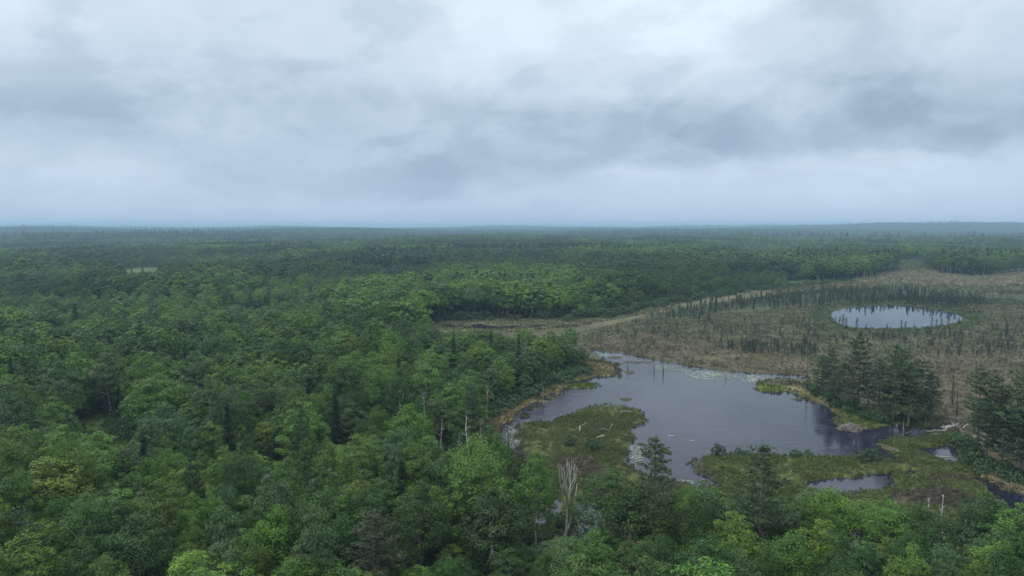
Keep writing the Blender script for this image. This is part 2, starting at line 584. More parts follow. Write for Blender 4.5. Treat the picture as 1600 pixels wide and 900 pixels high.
def water_material(name, ripple, ior, deep=(0.014, 0.015, 0.030)):
    m, t = new_mat(name)
    geo = t.add('ShaderNodeNewGeometry')
    pos = geo.outputs['Position']
    patch = t.noise(t.vmath('MULTIPLY', pos, (0.6, 1.0, 1.0)), 0.022, 5, 0.6, 0.9).outputs[0]
    amt = t.maprange(patch, 0.42, 0.62, 0.12, 1.0)
    wv = t.noise(t.vmath('MULTIPLY', pos, (1.0, 1.6, 1.0)), 1.3, 4, 0.55, 0.2).outputs[0]
    wv2 = t.noise(t.vmath('MULTIPLY', pos, (0.8, 1.5, 1.0)), 0.32, 2, 0.5, 0.3).outputs[0]
    h = t.math('MULTIPLY', t.math('ADD', wv, t.math('MULTIPLY', wv2, 1.6)), amt)
    b = t.add('ShaderNodeBump')
    t.put(b, 'Strength', ripple)
    t.put(b, 'Distance', 0.10)
    t.put(b, 'Height', h)
    p = t.add('ShaderNodeBsdfPrincipled')
    t.put(p, 'Base Color', (*deep, 1))
    t.put(p, 'Roughness', t.maprange(patch, 0.42, 0.62, 0.02, 0.09))
    t.put(p, 'IOR', ior)
    t.put(p, 'Normal', b.outputs[0])
    o = t.add('ShaderNodeOutputMaterial')
    t.t.links.new(p.outputs[0], o.inputs[0])
    return m


M_LAKE = water_material('lake_water', 0.8, 1.34)
M_POND = water_material('pond_water', 0.04, 5.5, (0.02, 0.024, 0.034))
M_POOL = water_material('pool_water', 0.1, 1.45)

m, t = new_mat('lily_pads')
geo = t.add('ShaderNodeNewGeometry')
p = t.add('ShaderNodeBsdfPrincipled')
t.put(p, 'Base Color', t.ramp(geo.outputs['Random Per Island'], [(0.0, (0.13, 0.16, 0.12)), (1.0, (0.24, 0.28, 0.22))]))
t.put(p, 'Roughness', 0.35)
o = t.add('ShaderNodeOutputMaterial')
t.t.links.new(p.outputs[0], o.inputs[0])
M_PAD = m


def tag(o, label=None, cat=None, group=None, kind=None):
    if label:
        o['label'] = label
    if cat:
        o['category'] = cat
    if group:
        o['group'] = group
    if kind:
        o['kind'] = kind
    return o


def link(name, me, parent=None):
    o = bpy.data.objects.new(name, me)
    COL.objects.link(o)
    if parent is not None:
        o.parent = parent
    return o


# ------------------------------------------------------------------ ground sheet


def axis(knots):
    """knots: list of (value, spacing up to the next one)"""
    out = []
    for (a, s0), (b, s1) in zip(knots[:-1], knots[1:]):
        x = a
        while x < b - 1e-6:
            out.append(x)
            f = (x - a) / (b - a)
            x += s0 * (s1 / s0) ** f
    out.append(knots[-1][0])
    return np.array(out)


gx = axis([(-30000, 3000), (-2500, 120), (-300, 14), (-45, 2.0), (-15, 0.75), (150, 0.75), (200, 1.1), (330, 3.0), (900, 40), (3500, 150), (30000, 3000)])
gy = axis([(-1500, 300), (20, 8), (85, 1.2), (105, 0.75), (300, 0.8), (480, 1.8), (650, 9), (2500, 70), (9000, 300), (30000, 3000)])
GX, GY = np.meshgrid(gx, gy)
X, Y = GX.ravel(), GY.ravel()
SD = water_sd(X, Y)
Z = terrain(X, Y)
nearm = np.hypot(X, Y) < 900
bump = np.zeros_like(X)
bump[nearm] = 0.16 * (fbm(X[nearm], Y[nearm], 3.0, 40, 3) - 0.5) + 0.16 * (fbm(X[nearm], Y[nearm], 12.0, 41, 2) - 0.5)
shore = np.clip(SD * 0.55, -0.8, 0.22)
Z = Z + shore + bump * sstep(0.0, 3.0, SD) + 0.0
WATERZ = 0.0
SOIL_FOREST = np.array([0.030, 0.036, 0.018])


def soil(x, y):
    """albedo of the ground cover by place"""
    d = np.hypot(x, y)
    wx = x + 7 * (fbm(x, y, 22, 60, 3) - 0.5) * np.clip(d / 200, 0.6, 6)
    wy = y + 9 * (fbm(x, y, 22, 61, 3) - 0.5) * np.clip(d / 200, 0.6, 6)
    c = np.tile(SOIL_FOREST, (len(x), 1))
    far = sstep(2500, 7000, d)[:, None]
    c = c * (1 - far) + np.array([0.035, 0.055, 0.022]) * far
    ZONES = [
        (WET, (0.084, 0.086, 0.052)),
        (gpoly([(880, 512), (1000, 498), (1080, 500), (1290, 508), (1600, 520), (1700, 520), (1700, 640), (1260, 600), (1000, 562), (915, 545)]), (0.084, 0.087, 0.053)),
        (gpoly([(920, 535), (1010, 520), (1150, 540), (1265, 560), (1270, 590), (1120, 582), (960, 552)]), (0.092, 0.084, 0.056)),
        (gpoly([(1080, 560), (1180, 552), (1262, 566), (1262, 583), (1180, 580), (1090, 572)]), (0.108, 0.099, 0.064)),
        (gpoly([(1430, 545), (1700, 555), (1700, 700), (1500, 690), (1450, 610)]), (0.100, 0.092, 0.062)),
        (gpoly([(1265, 482), (1330, 471), (1420, 470), (1520, 483), (1545, 500), (1510, 516), (1420, 522), (1300, 520), (1262, 505)]), (0.056, 0.072, 0.036)),
        (gpoly([(1000, 492), (1120, 470), (1300, 455), (1500, 458), (1640, 462), (1640, 480), (1500, 474), (1330, 470), (1160, 482), (1040, 500)]), (0.056, 0.068, 0.042)),
        (gpoly([(870, 507), (960, 493), (1060, 474), (1180, 457), (1300, 444), (1420, 436), (1420, 444), (1300, 451), (1180, 465), (1060, 483), (990, 497), (930, 513)]), (0.128, 0.124, 0.076)),
        (gpoly([(660, 512), (700, 502), (800, 500), (880, 499), (878, 506), (860, 514), (760, 522), (690, 522)]), (0.13, 0.135, 0.075)),
        (gpoly([(1290, 441), (1390, 426), (1450, 424), (1520, 433), (1600, 427), (1800, 427), (1800, 449), (1600, 446), (1500, 448), (1400, 444)]), (0.172, 0.156, 0.112)),
        (gpoly([(1390, 444), (1500, 448), (1800, 449), (1800, 457), (1500, 456), (1360, 452)]), (0.115, 0.125, 0.075)),
        (gpoly([(1200, 449), (1240, 436), (1340, 434), (1345, 438), (1290, 445)]), (0.055, 0.095, 0.035)),
        (gpoly([(1395, 424), (1400, 404), (1445, 404), (1450, 422)]), (0.105, 0.115, 0.062)),
        (gpoly([(890, 500), (960, 492), (1050, 474), (1050, 468), (960, 484), (880, 494)]), (0.055, 0.09, 0.035)),
        # left shore: tan sedge, then green shrubs behind it
        (gpoly([(725, 660), (740, 648), (800, 626), (860, 596), (920, 566), (968, 572), (968, 590), (900, 604), (850, 624), (800, 660), (780, 700)]), (0.168, 0.146, 0.082)),
        # floating mats
        (gpoly([(812, 664), (900, 635), (1012, 640), (1012, 690), (985, 720), (1010, 760), (1010, 830), (860, 830), (800, 720)]), (0.076, 0.094, 0.036)),
        (gpoly([(1076, 708), (1412, 708), (1365, 690), (1400, 678), (1500, 678), (1530, 740), (1560, 790), (1560, 860), (1000, 850), (1060, 758), (1120, 755)]), (0.078, 0.102, 0.036)),
        (gpoly([(1296, 640), (1300, 655), (1340, 675), (1460, 672), (1460, 640), (1340, 636)]), (0.092, 0.118, 0.036)),
        (gpoly([(1176, 600), (1228, 604), (1228, 618), (1176, 616)]), (0.085, 0.12, 0.03)),
        (gpoly([(884, 596), (940, 598), (940, 608), (884, 609)]), (0.085, 0.12, 0.03)),
        (gpoly([(1228, 605), (1300, 612), (1320, 655), (1262, 628)]), (0.16, 0.15, 0.075)),
        # brown heath patches on the mats
        (gpoly([(1440, 748), (1510, 745), (1520, 756), (1450, 758)]), (0.078, 0.070, 0.048)),
        (gpoly([(1395, 772), (1480, 768), (1520, 785), (1500, 800), (1400, 790)]), (0.078, 0.070, 0.048)),
        (gpoly([(860, 715), (930, 712), (950, 745), (880, 745)]), (0.082, 0.076, 0.048)),
        # right bank: straw sedge and dark mud
        (gpoly([(1520, 738), (1548, 728), (1600, 752), (1680, 770), (1680, 776), (1600, 768), (1560, 758), (1535, 752)]), (0.24, 0.205, 0.12)),
        (gpoly([(1500, 705), (1600, 745), (1700, 760), (1700, 700), (1500, 680)]), (0.13, 0.12, 0.065)),
        (gpoly([(1572, 805), (1640, 815), (1680, 900), (1590, 860)]), (0.20, 0.18, 0.06)),
        (CLEAR1, (0.088, 0.140, 0.045)), (CLEAR2, (0.080, 0.125, 0.048)), (CLEAR3, (0.11, 0.13, 0.06)),
    ]
    for poly, rgb in ZONES:
        xs = [q[0] for q in poly]
        ys = [q[1] for q in poly]
        m = (wx > min(xs)) & (wx < max(xs)) & (wy > min(ys)) & (wy < max(ys))
        if m.any():
            idx = np.nonzero(m)[0]
            k = inpoly(wx[idx], wy[idx], poly)
            c[idx[k]] = rgb
    return c


SOIL = soil(X, Y)
under = sstep(0.35, -0.5, SD)[:, None]
SOIL = SOIL * (1 - under) + np.array([0.022, 0.018, 0.013]) * under
nx, ny = len(gx), len(gy)
ii, jj = np.meshgrid(np.arange(nx - 1), np.arange(ny - 1))
a = (jj * nx + ii).ravel()
Q = np.stack([a, a + 1, a + nx + 1, a + nx], 1)
gme = mesh_np('ground', np.stack([X, Y, Z], 1), Q, [M_GROUND], smooth=True, cols=SOIL)
tag(link('ground', gme), 'dark peaty ground under the forest and the open bog', None, None, 'structure')
ZG = Z.reshape(ny, nx)


def height(x, y):
    """ground height by bilinear lookup"""
    x = np.atleast_1d(np.asarray(x, float))
    y = np.atleast_1d(np.asarray(y, float))
    i = np.clip(np.searchsorted(gx, x) - 1, 0, nx - 2)
    j = np.clip(np.searchsorted(gy, y) - 1, 0, ny - 2)
    fx = np.clip((x - gx[i]) / (gx[i + 1] - gx[i]), 0, 1)
    fy = np.clip((y - gy[j]) / (gy[j + 1] - gy[j]), 0, 1)
    return (ZG[j, i] * (1 - fx) + ZG[j, i + 1] * fx) * (1 - fy) + (ZG[j + 1, i] * (1 - fx) + ZG[j + 1, i + 1] * fx) * fy


# water sheets, each a little way under its banks
def sheet(name, poly, z, mat, label, margin=4.0):
    xs = [q[0] for q in poly]
    ys = [q[1] for q in poly]
    x0, x1, y0, y1 = min(xs) - margin, max(xs) + margin, min(ys) - margin, max(ys) + margin
    cs = 2.0
    ax = np.arange(x0, x1 + cs, cs)
    ay = np.arange(y0, y1 + cs, cs)
    CX, CY = np.meshgrid((ax[:-1] + ax[1:]) / 2, (ay[:-1] + ay[1:]) / 2)
    d = segdist(CX.ravel(), CY.ravel(), poly)
    keep = inpoly(CX.ravel(), CY.ravel(), poly) | (d < margin)
    NX = len(ax)
    VX, VY = np.meshgrid(ax, ay)
    V = np.stack([VX.ravel(), VY.ravel(), np.full(VX.size, z)], 1)
    I, J = np.meshgrid(np.arange(NX - 1), np.arange(len(ay) - 1))
    q = (J * NX + I).ravel()[keep]
    Qw = np.stack([q, q + 1, q + NX + 1, q + NX], 1)
    used, inv = np.unique(Qw, return_inverse=True)
    me = mesh_np(name, V[used], inv.reshape(-1, 4), [mat])
    return tag(link(name, me), label, None, None, 'structure')


sheet('lake', LAKE, WATERZ, M_LAKE, 'dark blue-grey lake water between the floating mats')
sheet('round_pond', ROUND, WATERZ + 0.004, M_POND, 'round bright pond out in the open bog')
for k, pl in enumerate(POOLS):
    lab = ['small pool on the near side of the long green mat', 'narrow slot of water at the right end of the small pool', 'bright pool beside the right bank pines',
           'tiny puddle on the brown heath mat', 'dark muddy creek at the right edge', 'dark stream pools in the marsh under the far treeline',
           'swamp water glimpsed left of the twin white birch', 'swamp water glimpsed right of the twin white birch', 'swamp water glimpsed under the front trees at right',
           'small swamp puddle behind the front trees'][k]
    sheet('pool', pl, WATERZ + 0.008 + 0.004 * k, M_POOL, lab, 2.5)

# ------------------------------------------------------------------ plant shapes


def crown_geo(seed, H, R, zc, hz, ncl, nper, leaf, g, m=0, rc=(0.24, 0.42), rough=0.22, low=-0.45):
    rng = np.random.default_rng(seed)
    k = np.arange(ncl) + 0.5
    zz = 1 - (1 - low) * k / ncl
    ph = k * 2.399963 + rng.uniform(0, 6)
    zz = np.clip(zz + rng.normal(0, 0.08, ncl), low, 1)
    rr = np.sqrt(np.clip(1 - zz * zz, 0, 1))
    dirs = np.stack([rr * np.cos(ph), rr * np.sin(ph), zz], 1)
    # the crown's own lobes
    lob = unit(rng.normal(size=(5, 3)))
    lump = 1 + rough * (np.abs(dirs @ lob.T).max(1) - 0.75) * 1.6 + rng.normal(0, rough * 0.55, ncl)
    C = dirs * np.array([R * 0.76, R * 0.76, hz * 0.8]) * (1 - 0.28 * np.clip(dirs[:, 2:3], 0, 1) * np.array([1, 1, 0])) * np.clip(lump, 0.45, 1.4)[:, None]
    C[:, 2] += zc
    C[:, 0] += rng.normal(0, 0.04 * R)
    RC = R * rng.uniform(rc[0], rc[1], ncl)
    n = ncl * nper
    ci = np.repeat(np.arange(ncl), nper)
    u = unit(rng.normal(size=(n, 3)))
    out = unit(dirs[ci] * np.array([1, 1, 0.8]) + np.array([0, 0, 0.35]))
    dt = (u * out).sum(1)
    flip = dt < -0.15
    u[flip] -= 2 * (dt[flip])[:, None] * out[flip]
    pos = C[ci] + u * (RC[ci] * rng.uniform(0.55, 1.18, n))[:, None] * np.array([1, 1, 0.78])
    nrm = u * 0.70 + dirs[ci] * 0.25 + np.array([0, 0, 0.32]) + rng.normal(size=(n, 3)) * 0.42
    g.leaves(pos, nrm, leaf * rng.uniform(0.7, 1.3, n), rng, 0.72, m)
    return C


def trunk_geo(seed, H, r0, g, C=None, nl=8, m=0, bend=0.5, top=0.85, sides=6, start=0.35):
    rng = np.random.default_rng(seed + 99)
    n = 7
    zt = np.linspace(-0.5, H * top, n)
    bx = np.cumsum(rng.normal(0, bend / n, n))
    by = np.cumsum(rng.normal(0, bend / n, n))
    bx[0] = by[0] = 0
    pts = np.stack([bx, by, zt], 1)
    rad = r0 * (1 - np.linspace(0, 0.82, n))
    rad[0] *= 1.35
    g.tube(pts, rad, sides, m)
    if C is not None and nl:
        pick = rng.choice(len(C), min(nl, len(C)), replace=False)
        for c in C[pick]:
            z0 = np.clip(c[2] - rng.uniform(1.5, 4.0), H * start, H * top)
            f = np.interp(z0, zt, np.arange(n))
            p0 = np.array([np.interp(z0, zt, bx), np.interp(z0, zt, by), z0])
            mid = p0 * 0.45 + c * 0.55 + np.array([0, 0, -0.3])
            rr = r0 * (1 - 0.8 * z0 / H) * 0.55
            g.tube([p0, mid, c], [rr, rr * 0.6, rr * 0.2], 4, m)


def broadleaf(seed, H, R, style, lod):
    """returns crown mesh, trunk mesh"""
    sty = {'round': (0.64, 0.35, 0.22, -0.5), 'tall': (0.59, 0.43, 0.24, -0.8), 'spread': (0.66, 0.31, 0.30, -0.45), 'upright': (0.61, 0.40, 0.30, -0.7)}[style]
    ncl, nper, leaf = [(96, 88, 0.27), (64, 34, 0.52), (40, 15, 0.98)][lod]
    gc, gt = Geo(), Geo()
    C = crown_geo(seed, H, R, H * sty[0], H * sty[1], ncl, nper, leaf, gc, 0, (0.15, 0.30), sty[2] * 1.5, sty[3])
    trunk_geo(seed, H, 0.17 if style == 'tall' else 0.24, gt, C, [11, 6, 2][lod], 0, 0.9, 0.85, [6, 5, 4][lod])
    return gc, gt


def conifer(seed, H, R, kind, lod):
    """pine: open whorls of upturned plates; spruce: dense drooping spire"""
    rng = np.random.default_rng(seed)
    gc, gt = Geo(), Geo()
    n = 8
    zt = np.linspace(-0.5, H, n)
    b = np.cumsum(rng.normal(0, 0.05, (n, 2)), 0)
    b[0] = 0
    r0 = 0.012 * H + 0.05
    gt.tube(np.stack([b[:, 0], b[:, 1], zt], 1), r0 * (1 - np.linspace(0, 0.93, n)), 6 if lod == 0 else 4)
    z = H * (0.27 if kind == 'pine' else 0.06)
    step = {'pine': H / 15.0, 'spruce': H / 26.0}[kind] * (1 if lod == 0 else 1.7)
    while z < H * 0.985:
        f = z / H
        if kind == 'pine':
            prof = np.interp(f, [0.2, 0.35, 0.6, 0.8, 0.93, 1.0], [0.55, 1.0, 0.92, 0.62, 0.30, 0.08])
            nb = rng.integers(4, 7)
        else:
            prof = np.interp(f, [0.05, 0.2, 0.6, 1.0], [0.85, 1.0, 0.58, 0.05])
            nb = rng.integers(5, 8)
        a0 = rng.uniform(0, 6.28)
        for k in range(nb):
            L = R * prof * rng.uniform(0.6, 1.15)
            if kind == 'pine' and rng.random() < 0.13:
                L *= 0.45
            az = a0 + k * 6.283 / nb + rng.normal(0, 0.25)
            dr = np.array([math.cos(az), math.sin(az), 0])
            s = np.linspace(0, 1, 5)
            if kind == 'pine':
                tilt = np.interp(f, [0.2, 0.6, 1.0], [-0.10, 0.10, 0.75])
                zz = tilt * s * L + 0.22 * L * s ** 2.2
            else:
                zz = -0.28 * s * L + 0.14 * L * s ** 2
                zz = zz * (1 - f) + 0.25 * s * L * f
            p0 = np.array([np.interp(z, zt, b[:, 0]), np.interp(z, zt, b[:, 1]), z])
            pts = p0 + dr * (s * L)[:, None] + np.array([0, 0, 1]) * zz[:, None]
            pts[:, :2] += rng.normal(0, 0.03 * L, (5, 2)) * s[:, None]
            rb = 0.02 + 0.012 * L
            if lod == 0:
                gt.tube(pts, rb * (1 - 0.8 * s), 3)
            # foliage sprays
            nt = int(max(3, L * (3.6 if kind == 'pine' else 4.2) / (1 if lod == 0 else 2.2)))
            tpos = rng.uniform(0.28 if kind == 'pine' else 0.12, 1.05, nt)
            base = np.stack([np.interp(tpos, s, pts[:, q]) for q in range(3)], 1)
            side = np.array([-dr[1], dr[0], 0])
            wdt = (0.30 * L * np.sin(np.clip(tpos, 0, 1) * 2.6)) * rng.uniform(-1, 1, nt)
            base = base + side * wdt[:, None]
            base[:, 2] += rng.normal(0, 0.05, nt) * L * 0.5
            q = (9 if kind == 'pine' else 7) if lod == 0 else 4
            ci = np.repeat(np.arange(nt), q)
            spread = 0.30 if kind == 'pine' else 0.22
            if kind == 'pine':
                al = dr * 0.5 + np.sign(wdt)[ci][:, None] * side * 0.4 + np.array([0, 0, 0.45]) + rng.normal(size=(nt * q, 3)) * 0.55
                nr = rng.normal(size=(nt * q, 3)) * 0.6 + np.array([0, 0, 0.8])
                sz = (0.62 if lod == 0 else 1.15)
                asp = 0.30 if lod == 0 else 0.5
            else:
                al = dr * 0.9 + np.sign(wdt)[ci][:, None] * side * 0.5 + np.array([0, 0, -0.25]) + rng.normal(size=(nt * q, 3)) * 0.4
                nr = rng.normal(size=(nt * q, 3)) * 0.5 + np.array([0, 0, 0.9])
                sz = (0.50 if lod == 0 else 0.95)
                asp = 0.36 if lod == 0 else 0.55
            pp = base[ci] + rng.normal(size=(nt * q, 3)) * spread * np.array([1, 1, 0.32])
            gc.leaves(pp, nr, sz * rng.uniform(0.7, 1.25, nt * q), rng, asp, 0, unit(al))
        z += step * rng.uniform(0.75, 1.25)
    # leader tuft
    nt = 24
    gc.leaves(np.array([b[-1, 0], b[-1, 1], H]) + rng.normal(size=(nt, 3)) * np.array([0.14, 0.14, 0.35]), rng.normal(size=(nt, 3)), 0.5, rng, 0.3, 0, np.array([0, 0, 1]) + rng.normal(size=(nt, 3)) * 0.4)
    return gc, gt


def bog_spruce(seed, H, R, nq=150):
    """small thin black spruce with a clubbed top: trunk and crown in one mesh (materials needle, bark)"""
    rng = np.random.default_rng(seed)
    g = Geo()
    g.tube([[0, 0, -0.3], [rng.normal(0, .05), rng.normal(0, .05), H * 0.5], [0, 0, H]], [0.05, 0.035, 0.01], 4, 1)
    f = rng.uniform(0.10, 1, nq) ** 0.9
    prof = np.interp(f, [0.1, 0.3, 0.7, 0.88, 1.0], [0.75, 1.0, 0.62, 0.55, 0.10])
    az = rng.uniform(0, 6.28, nq)
    rr = R * prof * rng.uniform(0.25, 1.1, nq)
    dr = np.stack([np.cos(az), np.sin(az), np.zeros(nq)], 1)
    pos = dr * rr[:, None]
    pos[:, 2] = f * H - 0.25 * rr
    al = dr + np.array([0, 0, -0.35]) + rng.normal(size=(nq, 3)) * 0.25
    g.leaves(pos, np.array([0, 0, 0.8]) + dr * 0.4 + rng.normal(size=(nq, 3)) * 0.35, 0.10 * H * rng.uniform(0.6, 1.1, nq) + 0.08, rng, 0.5, 0, al)
    return g


def dead_tree(seed, H, r0, nb=14, spread=0.35, up=0.8, sub=3, lean=(0, 0), start=0.4, top=1.0, wig=0.12, sides=5):
    """bare trunk with forking branches; returns trunk geo, branch geo"""
    rng = np.random.default_rng(seed)
    gt, gb = Geo(), Geo()
    n = 9
    s = np.linspace(0, 1, n)
    w_ = np.cumsum(rng.normal(0, wig, (n, 2)), 0)
    w_ -= w_[0]
    pts = np.stack([w_[:, 0] + lean[0] * s * H, w_[:, 1] + lean[1] * s * H, -0.4 + s * (H * top + 0.4)], 1)
    gt.tube(pts, r0 * (1 - 0.85 * s), sides)
    for k in range(nb):
        f = start + (1 - start) * rng.random() ** 0.8 * 0.97
        p0 = np.array([np.interp(f, s, pts[:, q]) for q in range(3)])
        az = rng.uniform(0, 6.28)
        L = H * spread * (1.15 - f) * rng.uniform(0.6, 1.3)
        d0 = np.array([math.cos(az), math.sin(az), up * rng.uniform(0.5, 1.3)])
        d0 /= np.linalg.norm(d0)
        d1 = unit(d0 + np.array([0, 0, up * 0.4]) + rng.normal(size=3) * 0.15)
        p1 = p0 + d0 * L * 0.5
        p2 = p1 + d1 * L * 0.5
        rb = max(0.05, r0 * (1 - 0.85 * f) * 0.5)
        gb.tube([p0, p1, p2], [rb, rb * 0.65, rb * 0.25], 4)
        for j in range(sub):
            g0 = rng.uniform(0.3, 0.95)
            q0 = p0 + (p1 - p0) * min(1, 2 * g0) + (p2 - p1) * max(0, 2 * g0 - 1)
            dd = unit(d1 + rng.normal(size=3) * 0.6)
            gb.tube([q0, q0 + dd * L * rng.uniform(0.2, 0.45)], [rb * 0.45, rb * 0.18], 3)
    return gt, gb


def shrub_geo(seed, R=1.6, H=2.4, ncl=16, nper=34, leaf=0.34):
    g = Geo()
    crown_geo(seed, H, R, H * 0.5, H * 0.5, ncl, nper, leaf, g, 0, (0.3, 0.5), 0.3, -0.7)
    rng = np.random.default_rng(seed)
    for k in range(6):
        a = rng.uniform(0, 6.28)
        g.tube([[0, 0, -0.2], [0.4 * R * math.cos(a), 0.4 * R * math.sin(a), H * 0.75]], [0.04, 0.02], 3, 1)
    return g


def heath_geo(seed, n=52, R=0.55, H=0.5, leaf=0.18):
    rng = np.random.default_rng(seed)
    g = Geo()
    a = rng.uniform(0, 6.28, n)
    r = R * np.sqrt(rng.random(n))
    z = H * (1 - (r / R) ** 2) * rng.uniform(0.45, 1.05, n) + 0.04
    pos = np.stack([r * np.cos(a), r * np.sin(a), z], 1)
    g.leaves(pos, np.array([0, 0, 0.7]) + rng.normal(size=(n, 3)) * 0.55, leaf * rng.uniform(0.7, 1.4, n), rng, 0.7)
    return g


def sedge_geo(seed, n=22, R=0.45, H=0.7):
    rng = np.random.default_rng(seed)
    g = Geo()
    a = rng.uniform(0, 6.28, n)
    r = R * np.sqrt(rng.random(n)) * 0.6
    dr = np.stack([np.cos(a), np.sin(a), np.zeros(n)], 1)
    h = H * rng.uniform(0.6, 1.1, n)
    al = unit(dr * rng.uniform(0.15, 0.7, n)[:, None] + np.array([0, 0, 1.0]))
    pos = dr * r[:, None] + al * (h * 0.5)[:, None]
    g.leaves(pos, dr + rng.normal(size=(n, 3)) * 0.3 + np.array([0, 0, 0.25]), h, rng, 0.16, 0, al)
    return g


# ------------------------------------------------------------------ scatter of uncountable plants


def source(name, me):
    return bpy.data.objects.new(name, me)     # stays outside the scene, only lends its mesh


def scatter(name, sources, pts, scl, rot, idx, tint, label):
    """one 'stuff' object that repeats the source meshes on its own points"""
    n = len(pts)
    me = bpy.data.meshes.new(name)
    me.vertices.add(n)
    me.vertices.foreach_set('co', np.asarray(pts, np.float32).ravel())
    for an, typ, key, arr in (('scl', 'FLOAT_VECTOR', 'vector', scl), ('rot', 'FLOAT_VECTOR', 'vector', rot), ('tint', 'FLOAT_VECTOR', 'vector', tint), ('idx', 'INT', 'value', idx)):
        at = me.attributes.new(an, typ, 'POINT')
        at.data.foreach_set(key, np.asarray(arr, np.int32 if typ == 'INT' else np.float32).ravel())
    o = link(name, me)
    ng = bpy.data.node_groups.new(name, 'GeometryNodeTree')
    ng.interface.new_socket('Geometry', in_out='INPUT', socket_type='NodeSocketGeometry')
    ng.interface.new_socket('Geometry', in_out='OUTPUT', socket_type='NodeSocketGeometry')
    N, L = ng.nodes, ng.links
    gi, go = N.new('NodeGroupInput'), N.new('NodeGroupOutput')
    jn = N.new('GeometryNodeJoinGeometry')

    def named(nm, dt):
        a_ = N.new('GeometryNodeInputNamedAttribute')
        a_.data_type = dt
        a_.inputs[0].default_value = nm
        return a_.outputs[0]
    ascl, arot, aidx = named('scl', 'FLOAT_VECTOR'), named('rot', 'FLOAT_VECTOR'), named('idx', 'INT')
    er = N.new('FunctionNodeEulerToRotation')
    L.new(arot, er.inputs[0])
    for k, s in enumerate(sources):
        oi = N.new('GeometryNodeObjectInfo')
        oi.transform_space = 'ORIGINAL'
        oi.inputs['Object'].default_value = s
        cm = N.new('FunctionNodeCompare')
        cm.data_type = 'INT'
        cm.operation = 'EQUAL'
        ins = [i for i in cm.inputs if i.type == 'INT']
        L.new(aidx, ins[0])
        ins[1].default_value = k
        ip = N.new('GeometryNodeInstanceOnPoints')
        L.new(gi.outputs[0], ip.inputs['Points'])
        L.new(cm.outputs[0], ip.inputs['Selection'])
        L.new(oi.outputs['Geometry'], ip.inputs['Instance'])
        L.new(er.outputs[0], ip.inputs['Rotation'])
        L.new(ascl, ip.inputs['Scale'])
        L.new(ip.outputs[0], jn.inputs[0])
    L.new(jn.outputs[0], go.inputs[0])
    md = o.modifiers.new('scatter', 'NODES')
    md.node_group = ng
    tag(o, label, None, None, 'stuff')
    return o


def rotz(n, rng, tilt=0.0):
    r = np.zeros((n, 3))
    r[:, 2] = rng.uniform(0, 6.283, n)
    if tilt:
        r[:, :2] = rng.normal(0, tilt, (n, 2))
    return r


# ------------------------------------------------------------------ tree meshes shared by all
STY = ['round', 'upright', 'tall', 'tall', 'spread', 'upright']
BH, BR = 14.0, 4.4
BL = []          # near: (crown mesh, trunk mesh)
BL0, BL1, BL2 = [], [], []
for i, st in enumerate(STY):
    R_ = BR * {'round': 1.0, 'tall': 0.80, 'spread': 1.15, 'upright': 0.9}[st]
    gc, gt = broadleaf(100 + i, BH, R_, st, 0)
    BL.append((gc.mesh('crown', [M_LEAF]), gt.mesh('trunk', [M_BIRCH if st == 'tall' else M_BARK], True)))
    g0 = Geo()
    for part, mm in ((gc, 0), (gt, 1)):
        g0.add(np.concatenate(part.V), np.concatenate(part.Q), mm)
    BL0.append(source('broadleaf_tree_shape', g0.mesh('broadleaf_tree', [M_LEAF, M_BIRCH if st == 'tall' else M_BARK])))
    gc, gt = broadleaf(200 + i, BH, R_, st, 1)
    gc.add(np.concatenate(gt.V), np.concatenate(gt.Q), 1)
    BL1.append(source('broadleaf_tree_shape', gc.mesh('broadleaf_tree', [M_LEAF, M_BIRCH if st == 'tall' else M_BARK])))
    gc, gt = broadleaf(300 + i, BH, R_, st, 2)
    gc.add(np.concatenate(gt.V), np.concatenate(gt.Q), 1)
    BL2.append(source('broadleaf_tree_shape', gc.mesh('broadleaf_tree', [M_LEAF, M_BIRCH if st == 'tall' else M_BARK])))
PINE = []
for i in range(5):
    gc, gt = conifer(500 + i, 20.0, 3.9 + 0.4 * (i % 3), 'pine', 0)
    PINE.append((gc.mesh('crown', [M_NEEDLE]), gt.mesh('trunk', [M_PINEBARK], True)))
SPRUCE = []
for i in range(3):
    gc, gt = conifer(540 + i, 15.0, 2.5, 'spruce', 0)
    SPRUCE.append((gc.mesh('crown', [M_NEEDLE]), gt.mesh('trunk', [M_BARKD], True)))
CON1 = []
for i, kd in enumerate(['pine', 'spruce', 'spruce']):
    gc, gt = conifer(560 + i, 16.0, 3.6 if kd == 'pine' else 2.6, kd, 1)
    gc.add(np.concatenate(gt.V), np.concatenate(gt.Q), 1)
    CON1.append(source('conifer_shape', gc.mesh('conifer', [M_NEEDLE, M_BARKD])))

# ------------------------------------------------------------------ forest layout
rng = np.random.default_rng(7)
GREENS = {   # kind of foliage: albedo, chance
    'bright yellow-green': ((0.084, 0.148, 0.022), 0.13),
    'fresh green': ((0.066, 0.132, 0.024), 0.36),
    'dark green': ((0.036, 0.080, 0.020), 0.35),
    'grey-green': ((0.058, 0.108, 0.044), 0.135),
    'bronze-tinted': ((0.080, 0.090, 0.036), 0.004),
}
GN = list(GREENS)
GCOL = np.array([GREENS[k][0] for k in GN]) * np.array([1.25, 1.18, 1.05])
GPR = np.array([GREENS[k][1] for k in GN])


